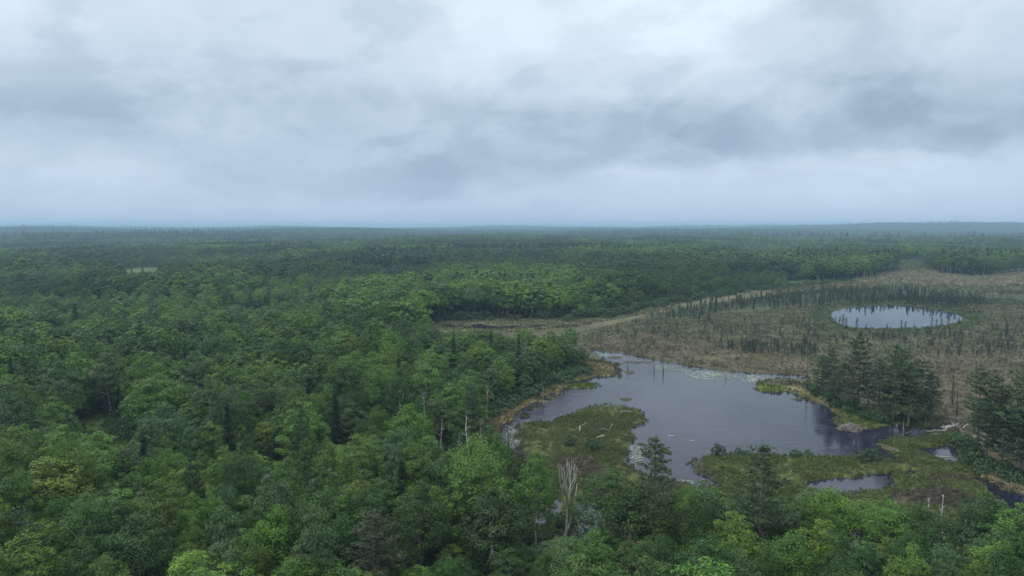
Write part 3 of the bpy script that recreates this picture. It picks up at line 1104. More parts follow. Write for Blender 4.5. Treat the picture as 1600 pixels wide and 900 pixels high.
def cells(s, d0, d1, seed, half=44.0):
    """jittered points in the wedge the camera sees, d0..d1 metres out"""
    r = np.random.default_rng(seed)
    xm = d1 * math.sin(math.radians(half))
    ax = np.arange(-xm, xm, s)
    ay = np.arange(d0 * 0.5, d1, s * 0.9)
    A, B = np.meshgrid(ax, ay)
    A = A + (np.arange(len(ay)) % 2)[:, None] * s * 0.5
    A = A.ravel() + r.uniform(-0.42, 0.42, A.size) * s
    B = B.ravel() + r.uniform(-0.42, 0.42, B.size) * s
    d = np.hypot(A, B)
    k = (d >= d0) & (d < d1) & (np.abs(np.arctan2(A, B)) < math.radians(half)) & (B > 0)
    return A[k], B[k]


def open_mask(x, y):
    m = np.zeros(len(x), bool)
    for pl in OPEN:
        m |= inpoly(x, y, pl)
    return m


def green_of(x, y, r):
    """foliage kind by stand and by chance"""
    st = fbm(x, y, 60, 70, 3)
    p = np.tile(GPR, (len(x), 1))
    p[:, 0] *= np.clip(0.3 + 3.0 * (st - 0.4), 0.15, 2.6)
    p[:, 2] *= np.clip(1.0 - 3.0 * (st - 0.5), 0.3, 2.5)
    p /= p.sum(1)[:, None]
    c = p.cumsum(1)
    return (r.random(len(x))[:, None] > c).sum(1).clip(0, len(GN) - 1)


_mx, _my = np.meshgrid(np.arange(1700) + 0.5, np.arange(900) + 0.5)
SEENDIST = np.zeros(_mx.shape)          # trees closer than this would hide what the photograph shows there
for _pl in SEEN:
    SEENDIST[inpoly(_mx, _my, _pl)] = 1e9
for _pl, _d in [([(872, 722), (906, 722), (905, 790), (895, 852), (874, 852)], (885, 856)), ([(992, 690), (1058, 690), (1058, 742), (992, 742)], (1020, 832)), ([(1158, 700), (1208, 700), (1228, 850), (1140, 850)], (1185, 905)),
                ([(814, 768), (830, 768), (828, 825), (810, 825)], (820, 828)), ([(512, 612), (542, 612), (545, 695), (510, 695)], (527, 722)), ([(422, 680), (444, 680), (446, 725), (418, 725)], (432, 742)),
                ([(1484, 785), (1522, 785), (1522, 862), (1490, 862)], (1504, 885)), ([(1346, 812), (1374, 812), (1370, 858), (1350, 858)], (1360, 880)), ([(150, 714), (174, 714), (172, 765), (155, 765)], (160, 800)),
                ([(548, 705), (592, 705), (580, 762), (556, 762)], (565, 800)), ([(650, 612), (678, 612), (672, 690), (652, 690)], (663, 730)), ([(972, 805), (1002, 805), (995, 860), (978, 860)], (985, 895)),
                ([(786, 664), (835, 664), (830, 735), (790, 735)], (815, 800)), ([(705, 665), (750, 665), (750, 715), (710, 720)], (735, 750)), ([(838, 795), (848, 795), (848, 830), (838, 830)], (843, 832)), ([(540, 805), (625, 805), (640, 895), (530, 895)], (582, 950))]:
    _d = float(np.hypot(*ground(*_d)[:2])) + 2.5
    _k = inpoly(_mx, _my, _pl)
    SEENDIST[_k] = np.maximum(SEENDIST[_k], _d)


def seen(a_, b_, dist):
    i = np.clip(a_, 0, 1699).astype(int)
    j = np.clip(b_, 0, 899).astype(int)
    return (SEENDIST[j, i] > dist + 1.0) & (a_ >= 0) & (a_ < 1700) & (b_ >= 0) & (b_ < 900)


def cap_height(x, y, H, R, zmin=4.0):
    """lower a tree that would cover what the photograph shows open behind it"""
    H = H.copy()
    for _ in range(14):
        bad = np.zeros(len(x), bool)
        for frac, wd in [(1.0, 0.0)] + [(f_, w_ * k_) for f_, k_ in ((0.92, 0.5), (0.78, 0.85), (0.6, 1.0), (0.4, 0.9)) for w_ in (-1, -0.75, -0.5, -0.25, 0, 0.25, 0.5, 0.75, 1)]:
            bad |= seen(*proj(x + wd * R, y, H * frac), np.hypot(x, y))
        bad &= H > 0
        if not bad.any():
            break
        H[bad] *= 0.9
        H[H < zmin] = 0
    return H


# trees that stand out in the photograph: crown top px, py, height, crown radius, foliage, shape
FEATURE = [
    (70, 728, 15, 6.0, 0, 5), (150, 690, 15, 5.0, 1, 2), (750, 538, 12, 5.6, 0, 0), (672, 552, 12, 5.2, 0, 1), (890, 514, 10.5, 4.2, 1, 2), (838, 722, 15.5, 3.6, 1, 2),
    (955, 748, 14, 6.0, 2, 5), (1010, 762, 12.5, 5.0, 2, 0), (742, 690, 16, 5.5, 1, 0), (1142, 815, 12.5, 4.4, 0, 1), (1300, 772, 12, 4.2, 0, 0), (1395, 790, 11, 4.6, 1, 4),
    (1250, 790, 11, 4.4, 1, 5), (1445, 800, 11, 4.5, 2, 0), (1545, 785, 12, 4.6, 2, 5), (250, 588, 16, 7.5, 1, 4), (235, 600, 15, 6.0, 1, 5), (90, 575, 16, 6.5, 2, 1),
    (800, 548, 10, 4.0, 2, 1), (850, 530, 10, 4.2, 1, 5), (908, 543, 7.5, 3.2, 2, 2), (40, 850, 13, 4.8, 0, 1), (300, 880, 13, 5.0, 0, 5), (680, 770, 9.5, 3.2, 0, 2),
    (715, 765, 8.5, 3.0, 0, 1), (1020, 800, 8, 3.6, 0, 0), (1570, 860, 11, 4.4, 0, 5), (640, 640, 15, 5.0, 1, 0), (560, 690, 14, 5.0, 1, 5), (470, 640, 15, 5.4, 1, 1),
]
fx, fy, fh, fr, fg, fs = [], [], [], [], [], []
for (px, py, h_, r_, g_, s_) in FEATURE:
    q = ground(px, py, h_)
    fx.append(q[0]); fy.append(q[1]); fh.append(h_); fr.append(r_); fg.append(g_); fs.append(s_)
nf = len(fx)

# near and middle forest, tree by tree
x1, y1 = cells(5.2, 42, 330, 11)
k = ~open_mask(x1, y1)
x1, y1 = x1[k], y1[k]
keep = np.ones(len(x1), bool)
for a_, b_, r_ in zip(fx, fy, fr):
    keep &= np.hypot(x1 - a_, y1 - b_) > r_ * 0.75
for q_ in [(885, 856), (1504, 890), (1476, 850), (1493, 880), (1514, 885), (1443, 840), (1556, 850), (1390, 845), (1360, 880), (160, 800), (565, 800), (592, 790), (663, 730), (690, 720),
           (716, 760), (735, 750), (748, 745), (815, 800), (795, 780), (985, 895), (935, 862), (820, 828), (843, 832), (1020, 832), (1185, 905), (527, 722)]:
    b_ = ground(*q_)
    keep &= np.hypot(x1 - b_[0], y1 - b_[1]) > 4.0
x1, y1 = x1[keep], y1[keep]
r1 = np.random.default_rng(21)
stand = fbm(x1, y1, 70, 80, 2)
H1 = 8.0 + 8.5 * stand + r1.normal(0, 2.5, len(x1))
R1 = np.clip(H1 * 0.255 * r1.uniform(0.7, 1.45, len(x1)), 1.8, 5.4)
dip = r1.random(len(x1)) < 0.18
H1[dip] *= 0.62
H1 = np.clip(H1, 5, 18)
# an alder thicket in the front middle of the picture
pxx, pyy = proj(x1, y1, H1 * 0.8)
thick = (pxx > 600) & (pxx < 850) & (pyy > 800)
H1[thick] = r1.uniform(5.5, 8.0, thick.sum())
R1[thick] = r1.uniform(2.2, 3.2, thick.sum())
PROM = gpoly([(600, 520), (930, 540), (930, 600), (820, 640), (720, 668), (620, 640)])
low_ = inpoly(x1, y1, PROM)
H1[low_] *= 0.72
R1[low_] *= 0.85
H1 = cap_height(x1, y1, H1, R1)
k = H1 > 3.9
x1, y1, H1, R1 = x1[k], y1[k], H1[k], R1[k]
G1 = green_of(x1, y1, r1)
S1 = r1.integers(0, 6, len(x1))
x1 = np.concatenate([fx, x1]); y1 = np.concatenate([fy, y1]); H1 = np.concatenate([fh, H1]); R1 = np.concatenate([fr, R1])
G1 = np.concatenate([fg, G1]).astype(int); S1 = np.concatenate([fs, S1]).astype(int)
tallk = np.array([STY[s] == 'tall' for s in S1])
D1 = np.hypot(x1, y1)
size = R1 / D1
px1, py1 = proj(x1, y1, H1 * 0.75)
inview = (px1 > -10) & (px1 < 1610) & (py1 < 905)
score = np.where(inview, size, 0)
score[:nf] += 1.0
order = np.argsort(-score)
SEL = np.zeros(len(x1), bool)
SEL[order[:300]] = True
SEL &= inview
T1 = GCOL[G1] * r1.uniform(0.82, 1.2, len(x1))[:, None] * (1 + r1.normal(0, 0.06, (len(x1), 3)))
z1 = height(x1, y1)


def scale_of(H, R, s):
    rr = BR * np.array([{'round': 1.0, 'tall': 0.80, 'spread': 1.15, 'upright': 0.9}[STY[q]] for q in s])
    return np.stack([R / rr, R / rr, H / BH], 1)


SCL1 = scale_of(H1, R1, S1)

# landmarks used to say which tree is meant: px, py, words
MARKS = [
    (885, 790, 'the twin white birch'), (1024, 715, 'the lone pine before the lake'), (1185, 770, 'the tall dark front pine'), (527, 655, 'the tall dark spruce'),
    (160, 740, 'the white forked snag'), (565, 735, 'the bare grey tree'), (672, 660, 'the dead conifer'), (720, 700, 'the pale bare snags'),
    (160, 680, 'the grass clearing'), (1340, 850, 'the swamp gap at lower right'), (1505, 830, 'the white snag cluster'), (985, 850, 'the bare shrubby snag'),
    (20, 880, 'the bottom left corner'), (1580, 885, 'the bottom right corner'), (400, 890, 'the bottom left edge'), (780, 890, 'the bottom edge at centre'), (20, 640, 'the left edge at mid height'),
    (432, 700, 'the small dark spruce'), (860, 600, 'the tan sedge shore'), (780, 515, 'the marsh stream'), (350, 560, 'the mid left canopy'), (580, 850, 'the dull bottom pine'),
    (1330, 760, 'the small pool'), (300, 800, 'the lower left canopy'), (250, 640, 'the bushes of the clearing'), (1100, 880, 'the bottom right-of-centre edge'), (560, 560, 'the mid forest canopy'),
    (830, 800, 'the leaning birch'),
]
DIRS = ['right of', 'up and right of', 'behind', 'up and left of', 'left of', 'down and left of', 'in front of', 'down and right of']


def where(px, py):
    dd = [math.hypot(px - a, py - b) for a, b, _ in MARKS]
    i = int(np.argmin(dd))
    ang = math.degrees(math.atan2(MARKS[i][1] - py, px - MARKS[i][0])) % 360
    dr = DIRS[int(((ang + 22.5) % 360) // 45)]
    d = dd[i]
    near = 'just ' if d < 42 else ('well ' if d > 110 and dr in ('left of', 'right of', 'behind', 'in front of') else '')
    return near + dr + ' ' + MARKS[i][2]


used = {}
labs = {}
for i in np.nonzero(SEL)[0]:
    sh = 'broad' if R1[i] > 5.0 else ('slender' if tallk[i] else ('low' if H1[i] < 8.5 else 'tall' if H1[i] > 14.5 else 'round'))
    lb = f'{sh} {GN[G1[i]]} leafy tree {where(px1[i], py1[i])}'
    labs[i] = lb
    used[lb] = used.get(lb, 0) + 1
for i in np.nonzero(SEL)[0]:
    root = bpy.data.objects.new('broadleaf_tree', None)
    COL.objects.link(root)
    root.empty_display_size = 0.5
    root.location = (x1[i], y1[i], z1[i])
    root.rotation_euler = (0, 0, r1.uniform(0, 6.28))
    root.scale = SCL1[i]
    c, t_ = BL[S1[i]]
    oc = link('crown', c, root)
    oc['tint'] = [float(v_) for v_ in T1[i]]
    link('trunk', t_, root)
    grp = 'leafy trees of the near forest' if used[labs[i]] == 1 else labs[i].replace('leafy tree', 'leafy trees', 1)
    tag(root, labs[i], 'broadleaf tree', grp)

# the rest of the forest, as one mass
rest = np.nonzero(~SEL)[0]
PX, PY, PS, PI, PT = [], [], [], [], []
PX.append(x1[rest]); PY.append(y1[rest]); PS.append(SCL1[rest]); PI.append(np.where(D1[rest] < 190, S1[rest] + 15, S1[rest])); PT.append(T1[rest])

x2, y2 = cells(7.4, 330, 900, 12)
k = ~open_mask(x2, y2)
x2, y2 = x2[k], y2[k]
r2 = np.random.default_rng(22)


def far_forest(x, y, r, boost=1.0):
    st = fbm(x, y, 150, 90, 3)
    H = 7.0 + 12.0 * sstep(0.40, 0.58, st) + r.normal(0, 2.3, len(x))
    H = np.clip(H, 5, 20)
    R = np.clip(H * 0.30 * r.uniform(0.8, 1.25, len(x)) * boost, 2.2, 7.5)
    g_ = green_of(x, y, r)
    con = (fbm(x, y, 160, 95, 3) > np.where(np.hypot(x, y) < 700, 0.70, 0.60)) & (r.random(len(x)) < 0.5) | (r.random(len(x)) < 0.012)
    T = GCOL[g_] * r.uniform(0.82, 1.2, len(x))[:, None]
    stc = sstep(0.40, 0.58, fbm(x, y, 190, 97, 3))[:, None]
    T = T * (0.66 + 0.60 * stc)
    T[con] = np.array([0.026, 0.048, 0.026]) * r.uniform(0.8, 1.3, con.sum())[:, None]
    return H, R, g_, con, T


H2, R2, G2, C2, T2 = far_forest(x2, y2, r2, 1.18)
nearcap = np.hypot(x2, y2) < 860
H2c = cap_height(x2[nearcap], y2[nearcap], H2[nearcap], R2[nearcap], 3.0)
H2[nearcap] = H2c
k = H2 > 2.9
x2, y2, H2, R2, C2, T2 = x2[k], y2[k], H2[k], R2[k], C2[k], T2[k]
S2 = r2.integers(0, 6, len(x2))
sc2 = scale_of(H2, R2, S2)
ccl = np.stack([np.full(len(x2), 0.95), np.full(len(x2), 0.95), H2 / 16.0 * 1.1], 1)
sc2[C2] = ccl[C2]
# shapes in the mass: 0-5 middle leafy, 6-11 far leafy, 12-14 conifers
i2 = np.where(np.hypot(x2, y2) < 700, S2, S2 + 6)
i2[C2] = 12 + r2.integers(0, 3, C2.sum())
PX.append(x2); PY.append(y2); PS.append(sc2); PI.append(i2); PT.append(T2)

x3, y3 = cells(9.0, 900, 2600, 13)
k = ~open_mask(x3, y3)
x3, y3 = x3[k], y3[k]
r3 = np.random.default_rng(23)
H3, R3, G3, C3, T3 = far_forest(x3, y3, r3, 1.25)
S3 = r3.integers(0, 6, len(x3))
sc3 = scale_of(H3, R3, S3)
ccl = np.stack([np.full(len(x3), 1.15), np.full(len(x3), 1.15), H3 / 16.0 * 1.15], 1)
sc3[C3] = ccl[C3]
i3 = S3 + 6
i3[C3] = 12 + r3.integers(0, 3, C3.sum())
PX.append(x3); PY.append(y3); PS.append(sc3); PI.append(i3); PT.append(T3)
PX = np.concatenate(PX); PY = np.concatenate(PY); PS = np.concatenate(PS); PI = np.concatenate(PI); PT = np.concatenate(PT)
PZ = height(PX, PY)
scatter('forest', BL1 + BL2 + CON1 + BL0, np.stack([PX, PY, PZ], 1), PS, rotz(len(PX), rng), PI, PT, 'dense mixed green forest running back to the horizon')

# woods near the horizon: clumps of trees
CL = []
for i in range(4):
    g = Geo()
    rr = np.random.default_rng(700 + i)
    for q in range(34):
        cx_, cy_ = rr.uniform(-36, 36, 2)
        hh = rr.uniform(9, 18)
        n0 = g.n
        g2 = Geo()
        crown_geo(900 + i * 50 + q, hh, hh * 0.36, hh * 0.6, hh * 0.38, 8, 5, 3.0, g2)
        V_ = np.concatenate(g2.V)
        V_[:, 0] += cx_
        V_[:, 1] += cy_
        g.add(V_, np.concatenate(g2.Q))
    CL.append(source('woodland_clump_shape', g.mesh('woodland_clump', [M_LEAF])))
x4, y4 = cells(58, 2550, 9500, 14, 43)
r4 = np.random.default_rng(24)
st4 = sstep(0.3, 0.7, fbm(x4, y4, 420, 99, 3))
T4 = np.array([0.040, 0.082, 0.026]) * (0.7 + 0.55 * st4)[:, None] * r4.uniform(0.85, 1.15, len(x4))[:, None]
s4 = np.stack([np.ones(len(x4)), np.ones(len(x4)), 0.70 + 0.55 * st4 + r4.uniform(-0.1, 0.2, len(x4))], 1)
i4 = r4.integers(0, 4, len(x4))
ke = fbm(x4, y4, 600, 131, 2) > 0.5
ke &= r4.random(len(x4)) < 0.55
xe, ye = x4[ke] + r4.uniform(-25, 25, ke.sum()), y4[ke] + r4.uniform(-25, 25, ke.sum())
he = r4.uniform(1.1, 1.75, len(xe))
x4, y4 = np.concatenate([x4, xe]), np.concatenate([y4, ye])
i4 = np.concatenate([i4, 4 + r4.integers(0, 3, len(xe))])
he = he * 1.25
s4 = np.concatenate([s4, np.stack([he * 1.3, he * 1.3, he], 1)])
T4 = np.concatenate([T4, np.tile(np.array([0.028, 0.05, 0.028]), (len(xe), 1))])
scatter('far_woods', CL + CON1, np.stack([x4, y4, height(x4, y4)], 1), s4, rotz(len(x4), r4), i4, T4, 'hazy blue-green woods along the horizon')

# undergrowth beneath and between the near trees
SHR = [source('bush_shape', shrub_geo(800 + i, 1.7, 2.4, 12, 16, 0.55).mesh('bush', [M_LEAF, M_BARKD])) for i in range(3)]
xu, yu = cells(3.4, 42, 300, 15)
om = open_mask(xu, yu)
k = ~om
xu, yu = xu[k], yu[k]
ru = np.random.default_rng(25)
su = ru.uniform(0.6, 1.5, len(xu))
hu = cap_height(xu, yu, su * 2.4, su * 1.7, 1.0)
k = hu > 0.9
xu, yu, su = xu[k], yu[k], hu[k] / 2.4
gu = ru.integers(1, 4, len(xu))
scatter('undergrowth', SHR, np.stack([xu, yu, height(xu, yu)], 1), np.stack([su, su, su], 1), rotz(len(xu), ru), ru.integers(0, 3, len(xu)), GCOL[gu] * 0.85 * ru.uniform(0.8, 1.2, len(xu))[:, None],
        'green bushes and saplings filling the gaps under the forest')

# ------------------------------------------------------------------ conifers placed one by one


def put_tree(name, meshes, base, H, Rs, tint, label, cat, group=None, rz=0.0, H0=20.0, tilt=(0, 0)):
    root = bpy.data.objects.new(name, None)
    COL.objects.link(root)
    root.location = base
    root.rotation_euler = (tilt[0], tilt[1], rz)
    root.scale = (Rs, Rs, H / H0)
    for nm, me in zip(('crown', 'trunk'), meshes):
        oo = link(nm, me, root)
        if nm == 'crown':
            oo['tint'] = list(tint)
    return tag(root, label, cat, group)


def base_top(px, py, ty):
    """base on the ground at px,py; height so that the top shows at ty"""
    b = ground(px, py)
    lo, hi = 1.0, 45.0
    for _ in range(40):
        m_ = (lo + hi) / 2
        if proj(b[0], b[1], m_)[1] > ty:
            lo = m_
        else:
            hi = m_
    b[2] = float(height(b[0], b[1])[0])
    return b, lo


rp = np.random.default_rng(31)
PT_DARK, PT_MID, PT_BLUE = (0.038, 0.074, 0.035), (0.066, 0.106, 0.042), (0.060, 0.092, 0.056)
GROVE = [
    (1283, 617, 556, 0.8, PT_DARK, 'dark pine at the left end of the grove on the lake shore'),
    (1298, 622, 546, 0.8, PT_DARK, 'dark pine second from the left end of the lakeside grove'),
    (1316, 630, 566, 0.9, PT_MID, 'shorter pine just left of the tallest pine of the grove'),
    (1339, 638, 526, 1.12, PT_MID, 'tallest broad pine of the lakeside grove'),
    (1356, 640, 572, 0.75, PT_BLUE, 'slim pine tucked right of the tallest pine of the grove'),
    (1371, 651, 562, 1.0, PT_BLUE, 'grey-green pine with bare lower trunk in the middle of the grove'),
    (1395, 659, 541, 1.1, PT_MID, 'tall pine with pale trunk in the right half of the grove'),
    (1407, 650, 548, 0.9, PT_DARK, 'dark pine behind the pale-trunked pines of the grove'),
    (1418, 667, 566, 1.1, PT_MID, 'pine with long pale side branches at the grove front'),
    (1437, 655, 562, 0.95, PT_MID, 'yellowish pine near the right end of the grove'),
    (1455, 654, 584, 0.9, PT_DARK, 'dark pine at the right end of the lakeside grove'),
    (1302, 634, 590, 0.8, PT_BLUE, 'low pine at the water side of the grove left end'),
    (1330, 642, 598, 0.7, PT_BLUE, 'young pine in front of the tallest pine of the grove'),
    (1384, 656, 606, 0.7, PT_BLUE, 'young pine between two pale trunks of the grove'),
    (1446, 664, 612, 0.7, PT_DARK, 'young pine at the right foot of the grove'),
    (1527, 700, 574, 0.9, PT_MID, 'leftmost tall pine of the right bank group'),
    (1550, 706, 588, 0.9, PT_MID, 'second pine from the left in the right bank group'),
    (1571, 712, 604, 0.85, PT_DARK, 'dark pine between the second and the tallest right bank pine'),
    (1597, 738, 562, 1.15, PT_MID, 'tallest pine at the right edge above the straw sedge'),
    (1541, 722, 628, 0.9, PT_DARK, 'low dark pine at the foot of the right bank group'),
    (1566, 732, 636, 0.9, PT_DARK, 'low dense pine in front of the right bank group'),
    (1588, 745, 640, 1.0, PT_BLUE, 'dull grey-green pine beside the straw sedge'),
    (1622, 750, 560, 1.15, PT_MID, 'tall pine cut by the right edge of the view'),
    (1612, 720, 590, 1.0, PT_DARK, 'dark pine behind the tallest right edge pine'),
]
for i, (px, py, ty, rs, tn, lb) in enumerate(GROVE):
    b, H = base_top(px, py, ty)
    put_tree('pine_tree', PINE[i % 5], b, H, rs * 1.16 * (0.75 + 0.25 * H / 20.0), np.array(tn) * rp.uniform(0.72, 1.3), lb, 'pine tree', 'pines along the far shore', rp.uniform(0, 6.28))
for (px, py, ty, rs, tn, lb, k) in [
    (1020, 832, 686, 1.12, PT_MID, 'lone pine with spreading crown against the lake', 0),
    (1185, 905, 700, 1.25, PT_MID, 'tall dark pine rising above the front trees over the mat', 1),
    (582, 950, 800, 0.95, (0.062, 0.075, 0.040), 'dull brownish pine at the bottom edge of the view', 2),
    (500, 780, 700, 0.7, PT_DARK, 'dark pine among leafy trees in the lower middle forest', 3),
    (200, 810, 700, 0.7, PT_BLUE, 'grey-green pine below the grass clearing', 4),
    (25, 950, 800, 0.9, PT_DARK, 'dark pine in the bottom left corner', 2),
]:
    b, H = base_top(px, py, ty)
    put_tree('pine_tree', PINE[k], b, H, rs, tn, lb, 'pine tree', 'pines standing singly in the near forest', rp.uniform(0, 6.28))
for (px, py, ty, rs, lb) in [
    (527, 722, 612, 1.0, 'tall narrow dark spruce in the middle of the leafy forest'),
    (432, 742, 678, 0.75, 'small dark spruce among leafy trees in the left forest'),
    (206, 433, 418, 0.8, 'left of the dark narrow trees in front of the far meadow'),
    (223, 432, 414, 1.0, 'middle of the dark narrow trees in front of the far meadow'),
    (250, 431, 413, 0.9, 'right of the dark narrow trees in front of the far meadow'),
    (885, 497, 473, 0.95, 'grey-blue spruce at the edge of the marsh by the far treeline'),
    (660, 640, 590, 0.8, 'dark spruce in the forest left of the sedge shore'),
    (345, 640, 585, 0.8, 'dark spruce in the mid left canopy'),
]:
    b, H = base_top(px, py, ty)
    put_tree('spruce_tree', SPRUCE[int(px) % 3], b, H, rs, np.array((0.024, 0.046, 0.027)), lb, 'spruce tree', 'spruces standing singly in the forest', rp.uniform(0, 6.28), 15.0)

# ------------------------------------------------------------------ bog spruces: the 300 that show largest one by one
BSP = [bog_spruce(600 + i, 5.0, 0.62 + 0.12 * (i % 3)).mesh('bog_spruce', [M_NEEDLE, M_DEADD]) for i in range(6)]


def fill(poly_px, n, seed):
    pl = gpoly(poly_px)
    r = np.random.default_rng(seed)
    xs = [q[0] for q in pl]
    ys = [q[1] for q in pl]
    out = []
    while len(out) < n:
        X_ = r.uniform(min(xs), max(xs), n * 3)
        Y_ = r.uniform(min(ys), max(ys), n * 3)
        for a_, b_ in zip(X_[inpoly(X_, Y_, pl)], Y_[inpoly(X_, Y_, pl)]):
            out.append((a_, b_))
    return np.array(out[:n])


BZ = [   # outline, count, height range, where
    ([(1010, 500), (1100, 478), (1190, 466), (1300, 456), (1420, 455), (1500, 463), (1545, 476), (1500, 482), (1440, 474), (1380, 471), (1320, 474), (1270, 482), (1150, 487), (1060, 500)], 950, (2.2, 7.2), 'the dense dark stand behind the round pond', 0.038),
    ([(1325, 475.5), (1350, 470), (1440, 470), (1490, 480), (1484, 485), (1435, 477.5), (1405, 475.3), (1370, 475.5), (1340, 477.5)], 80, (3.2, 7.0), 'the row on the pond far rim', 0.026),
    ([(1420, 455), (1640, 462), (1640, 490), (1560, 484), (1500, 466)], 150, (2.0, 4.0), 'the thin scrub right of the dense stand', 0.045),
    ([(940, 520), (1010, 503), (1250, 492), (1290, 515), (1270, 560), (1150, 545), (1000, 535)], 190, (1.8, 4.2), 'the brown bog left of the round pond', 0.030),
    ([(1120, 545), (1260, 536), (1280, 558), (1170, 556)], 95, (2.0, 5.0), 'the low stand before the pine grove', 0.030),
    ([(1290, 525), (1600, 520), (1640, 560), (1430, 560), (1290, 545)], 230, (1.8, 4.2), 'the bog in front of the round pond', 0.030),
    ([(1540, 500), (1640, 505), (1640, 545), (1560, 530)], 70, (2.5, 5.0), 'the right edge of the bog', 0.030),
    ([(1460, 560), (1640, 570), (1640, 610), (1500, 600)], 30, (1.5, 3.5), 'the pale sedge behind the right bank pines', 0.030),
    ([(1320, 446), (1420, 441), (1470, 450), (1350, 452)], 16, (2.5, 4.5), 'the tan meadow edge beyond the dense stand', 0.030),
]
B = []
for q, (pl, n, hr, wh, tn) in enumerate(BZ):
    pts = fill(pl, n, 300 + q)
    r = np.random.default_rng(400 + q)
    cl_ = fbm(pts[:, 0], pts[:, 1], 14, 120 + q, 2)
    for (a_, b_), c_ in zip(pts, cl_):
        if q > 1 and c_ < 0.45 and r.random() < 0.7:
            continue
        h_ = r.uniform(*hr) * (0.75 + 0.5 * c_)
        B.append((a_, b_, h_, q, tn * r.uniform(0.75, 1.35)))
RIM = [(1311, 512, 6.0), (1317, 514, 7.5), (1322, 514, 6.0), (1338, 517, 7.0), (1305, 505, 4.0), (1353, 515, 3.0), (1386, 515, 3.0), (1408, 515, 5.0), (1414, 515, 4.5), (1428, 514, 3.0), (1456, 512, 5.5), (1463, 511, 4.0),
       (1471, 510, 4.2), (1481, 509, 5.0), (1498, 507, 4.0), (1340, 445, 4.0), (1367, 443, 5.0), (1390, 443, 4.0), (1402, 444, 4.5)]
for (px, py, h_) in RIM:
    g_ = ground(px, py)
    B.append((g_[0], g_[1], h_, 99, 0.030))
B = [b for b in B if water_sd(np.array([b[0]]), np.array([b[1]]))[0] > 0.8]
bx = np.array([b[0] for b in B]); by = np.array([b[1] for b in B]); bh = np.array([b[2] for b in B]); bq = np.array([b[3] for b in B]); bt = np.array([b[4] for b in B])
bpx, bpy_ = proj(bx, by, bh * 0.5)
bs = np.where((bpx > 0) & (bpx < 1600), bh / np.hypot(bx, by), 0) + (bq == 99)
bsel = np.zeros(len(bx), bool)
bsel[np.argsort(-bs)[:300]] = True
bz = height(bx, by)
rb = np.random.default_rng(33)
for i in np.nonzero(bsel)[0]:
    o = link('bog_spruce', BSP[rb.integers(0, 6)])
    o.location = (bx[i], by[i], bz[i])
    s_ = bh[i] / 5.0
    o.scale = (s_ ** 0.7 * 1.05, s_ ** 0.7 * 1.05, s_)
    o.rotation_euler = (rb.normal(0, 0.03), rb.normal(0, 0.03), rb.uniform(0, 6.28))
    o['tint'] = [float(bt[i] * 1.0), float(bt[i] * 1.65), float(bt[i] * 0.95)]
    if bq[i] == 99:
        k = RIM[[j for j, q in enumerate(RIM) if abs(ground(q[0], q[1])[0] - bx[i]) < 1e-6][0]]
        side = 'on the near rim of the round pond' if k[1] > 500 else 'alone on the tan meadow behind the dense stand'
        pos_ = 'left end' if k[0] < 1345 else ('right end' if k[0] > 1450 else 'middle')
        hh = 'tall' if k[2] >= 6 else ('mid-sized' if k[2] >= 4.3 else ('small' if k[2] == 4.0 and k[0] > 1395 or k[2] > 3.9 and k[0] < 1345 and k[1] < 500 else 'stunted'))
        lb = f'{hh} black spruce {side}, {pos_}' if k[1] > 500 else f'{hh} black spruce {side}'
        tag(o, lb, 'bog spruce', f'{hh} {pos_} spruces ' + side)
    else:
        hh = 'very tall' if bh[i] > 6.2 else ('tall' if bh[i] > 5.2 else ('mid-sized' if bh[i] > 3.6 else 'stunted'))
        if bq[i] == 0:
            cuts = [(1080, 'its far left tip'), (1180, 'its left arm'), (1250, 'well left of the pond'), (1297, 'just left of the pond'), (1350, 'above the pond left end'), (1400, 'above the pond middle left'),
                    (1450, 'above the pond middle right'), (1504, 'above the pond right end'), (9999, 'its right tip')]
            ss = [n_ for c_, n_ in cuts if bpx[i] < c_][0]
            row = 'front' if bpy_[i] > np.interp(bpx[i], [1010, 1200, 1400, 1545], [496, 478, 467, 475]) else 'back'
            lb = f'{hh} spruce of the dense bog stand, {row} rows, {ss}'
        else:
            ss = ['far left', 'left', 'middle', 'right', 'far right'][int(np.clip((bpx[i] - {1: 1325, 2: 1420, 3: 940, 4: 1120, 5: 1290, 6: 1540, 7: 1460, 8: 1320}[bq[i]]) / {1: 33, 2: 36, 3: 66, 4: 30, 5: 62, 6: 14, 7: 28, 8: 30}[bq[i]], 0, 4))]
            lb = f'{hh} dark bog spruce in {BZ[bq[i]][3]}, {ss} part'
        tag(o, lb, 'bog spruce', lb.replace('spruce', 'spruces', 1))
k = np.nonzero(~bsel)[0]
s_ = bh[k] / 5.0
scatter('spruce_scrub', [source('bog_spruce_shape', m_) for m_ in BSP], np.stack([bx[k], by[k], bz[k]], 1), np.stack([s_ ** 0.7 * 1.05, s_ ** 0.7 * 1.05, s_], 1), rotz(len(k), rb, 0.03), rb.integers(0, 6, len(k)),
        np.stack([bt[k], bt[k] * 1.65, bt[k] * 0.95], 1), 'scrub of small dark spruces over the bog')

# ------------------------------------------------------------------ dead trees


def put_dead(name, px, py, ty, r0, seed, mat, label, group, cat='dead tree', **kw):
    b, H = base_top(px, py, ty)
    gt, gb = dead_tree(seed, H, r0 * 1.35, **kw)
    root = bpy.data.objects.new(name, None)
    COL.objects.link(root)
    root.location = b
    link('trunk', gt.mesh('trunk', [mat], True), root)
    if gb.V:
        link('branches', gb.mesh('branches', [mat], True), root)['kind'] = 'stuff'
    return tag(root, label, cat, group)


# the twin white birch in front of the mat
b, H = base_top(885, 856, 722)
rt = bpy.data.objects.new('dead_birch', None)
COL.objects.link(rt)
rt.location = b
gt, gb = Geo(), Geo()
pm = b[1] / F   # metres per pixel at the tree, along its height


